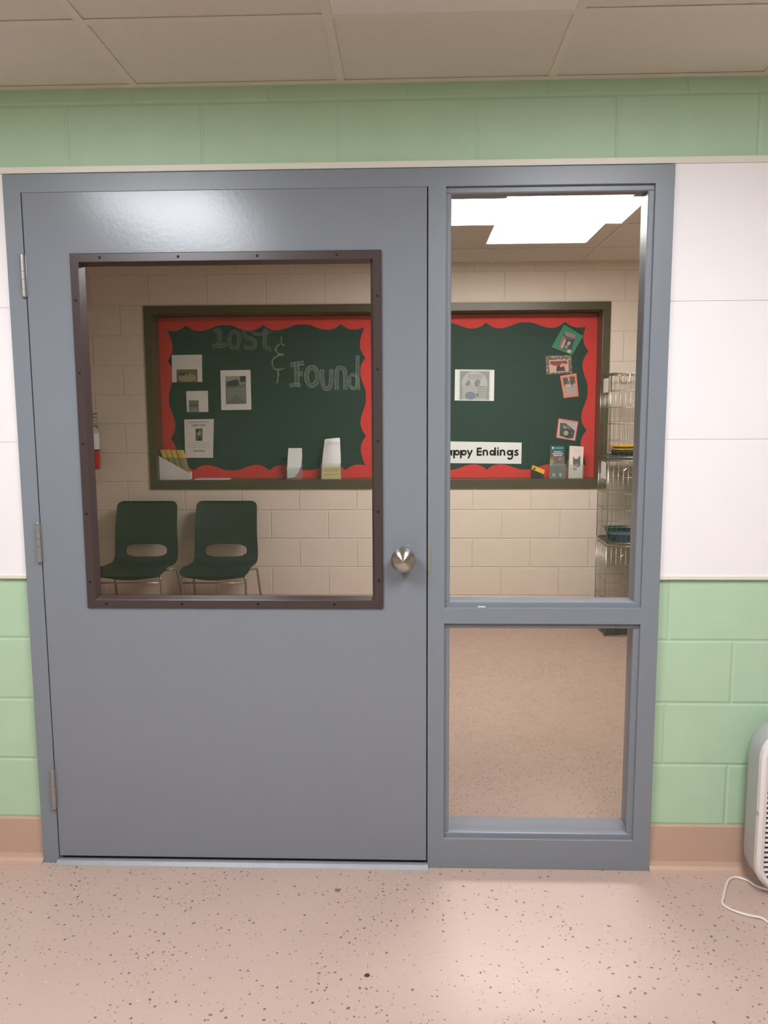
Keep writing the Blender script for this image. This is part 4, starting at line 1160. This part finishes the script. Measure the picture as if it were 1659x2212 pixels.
pts = [(1659, 1929), (1640, 1917), (1615, 1902), (1590, 1895), (1575, 1900), (1568, 1915), (1562, 1940), (1560, 1950), (1568, 1959), (1590, 1969), (1620, 1978), (1645, 1983), (1665, 1997)]
cp = [atz(u, v, .16) for u, v in pts]
cp = [Vector((91.5, -2.6, .9)), Vector((90.2, -4.2, .3))] + cp[1:] + [Vector((88, -14, .16)), Vector((92, -19, .16)), Vector((99, -20, .16)), Vector((106, -15, .16)), Vector((110, -6, .16)), Vector((111, -.95, .16))]
b = MB(); b.tube(smooth([tuple(p) for p in cp], 6), .15, M['cord'], 8); b.build('power_cord', t)

# ================================================================== BITS ON THE FLOOR AND SILL
def scrap(name, u, v, rx, ry, h, m, label, cat, seed):
    p = atz(u, v, 0); rr = random.Random(seed); b = MB(); n = 14
    lo = []; hi = []
    for k in range(n):
        a = 2 * math.pi * k / n; q = rr.uniform(.7, 1.15)
        lo.append((p.x + rx * q * math.cos(a), p.y + ry * q * math.sin(a), 0.0)); hi.append((p.x + rx * q * .6 * math.cos(a), p.y + ry * q * .6 * math.sin(a), h * rr.uniform(.7, 1.1)))
    for k in range(n): b.face((lo[k], lo[(k + 1) % n], hi[(k + 1) % n], hi[k]), m)
    c_ = (p.x, p.y, h)
    for k in range(n): b.face((hi[k], hi[(k + 1) % n], c_), m)
    tag(b.build(name), label, cat)
scrap('leaf_scrap', 730, 1923, .45, .42, .06, M['scrap'], 'small brown scrap on the floor in front of the door', 'scrap', 1)
scrap('dirt_crumb', 793, 2107, .30, .34, .12, M['crumb'], 'dark crumb on the pink floor near the bottom of the photo', 'crumb', 2)
b = MB(); p = at(1040, 1309, .3)
b.box(p.x - .45, p.x + .5, .15, .4, M1, M1 + .12, M['paper2'], .03)
tag(b.build('paper_scrap'), 'tiny white scrap on the sill under the upper sidelight pane', 'scrap')

# ================================================================== LIGHT AND VIEW
w = bpy.data.worlds.new('world'); sc.world = w; w.use_nodes = True
w.node_tree.nodes['Background'].inputs[0].default_value = (.9, .95, 1, 1)
w.node_tree.nodes['Background'].inputs[1].default_value = .02
sc.view_settings.view_transform = 'Standard'
sc.view_settings.look = 'None'
sc.view_settings.gamma = 1.0
sc.view_settings.use_curve_mapping = False
sc.view_settings.exposure = -0.36
sc.cycles.max_bounces = 10
sc.cycles.diffuse_bounces = 6
sc.cycles.transparent_max_bounces = 24
sc.cycles.caustics_reflective = False
sc.cycles.use_denoising = True
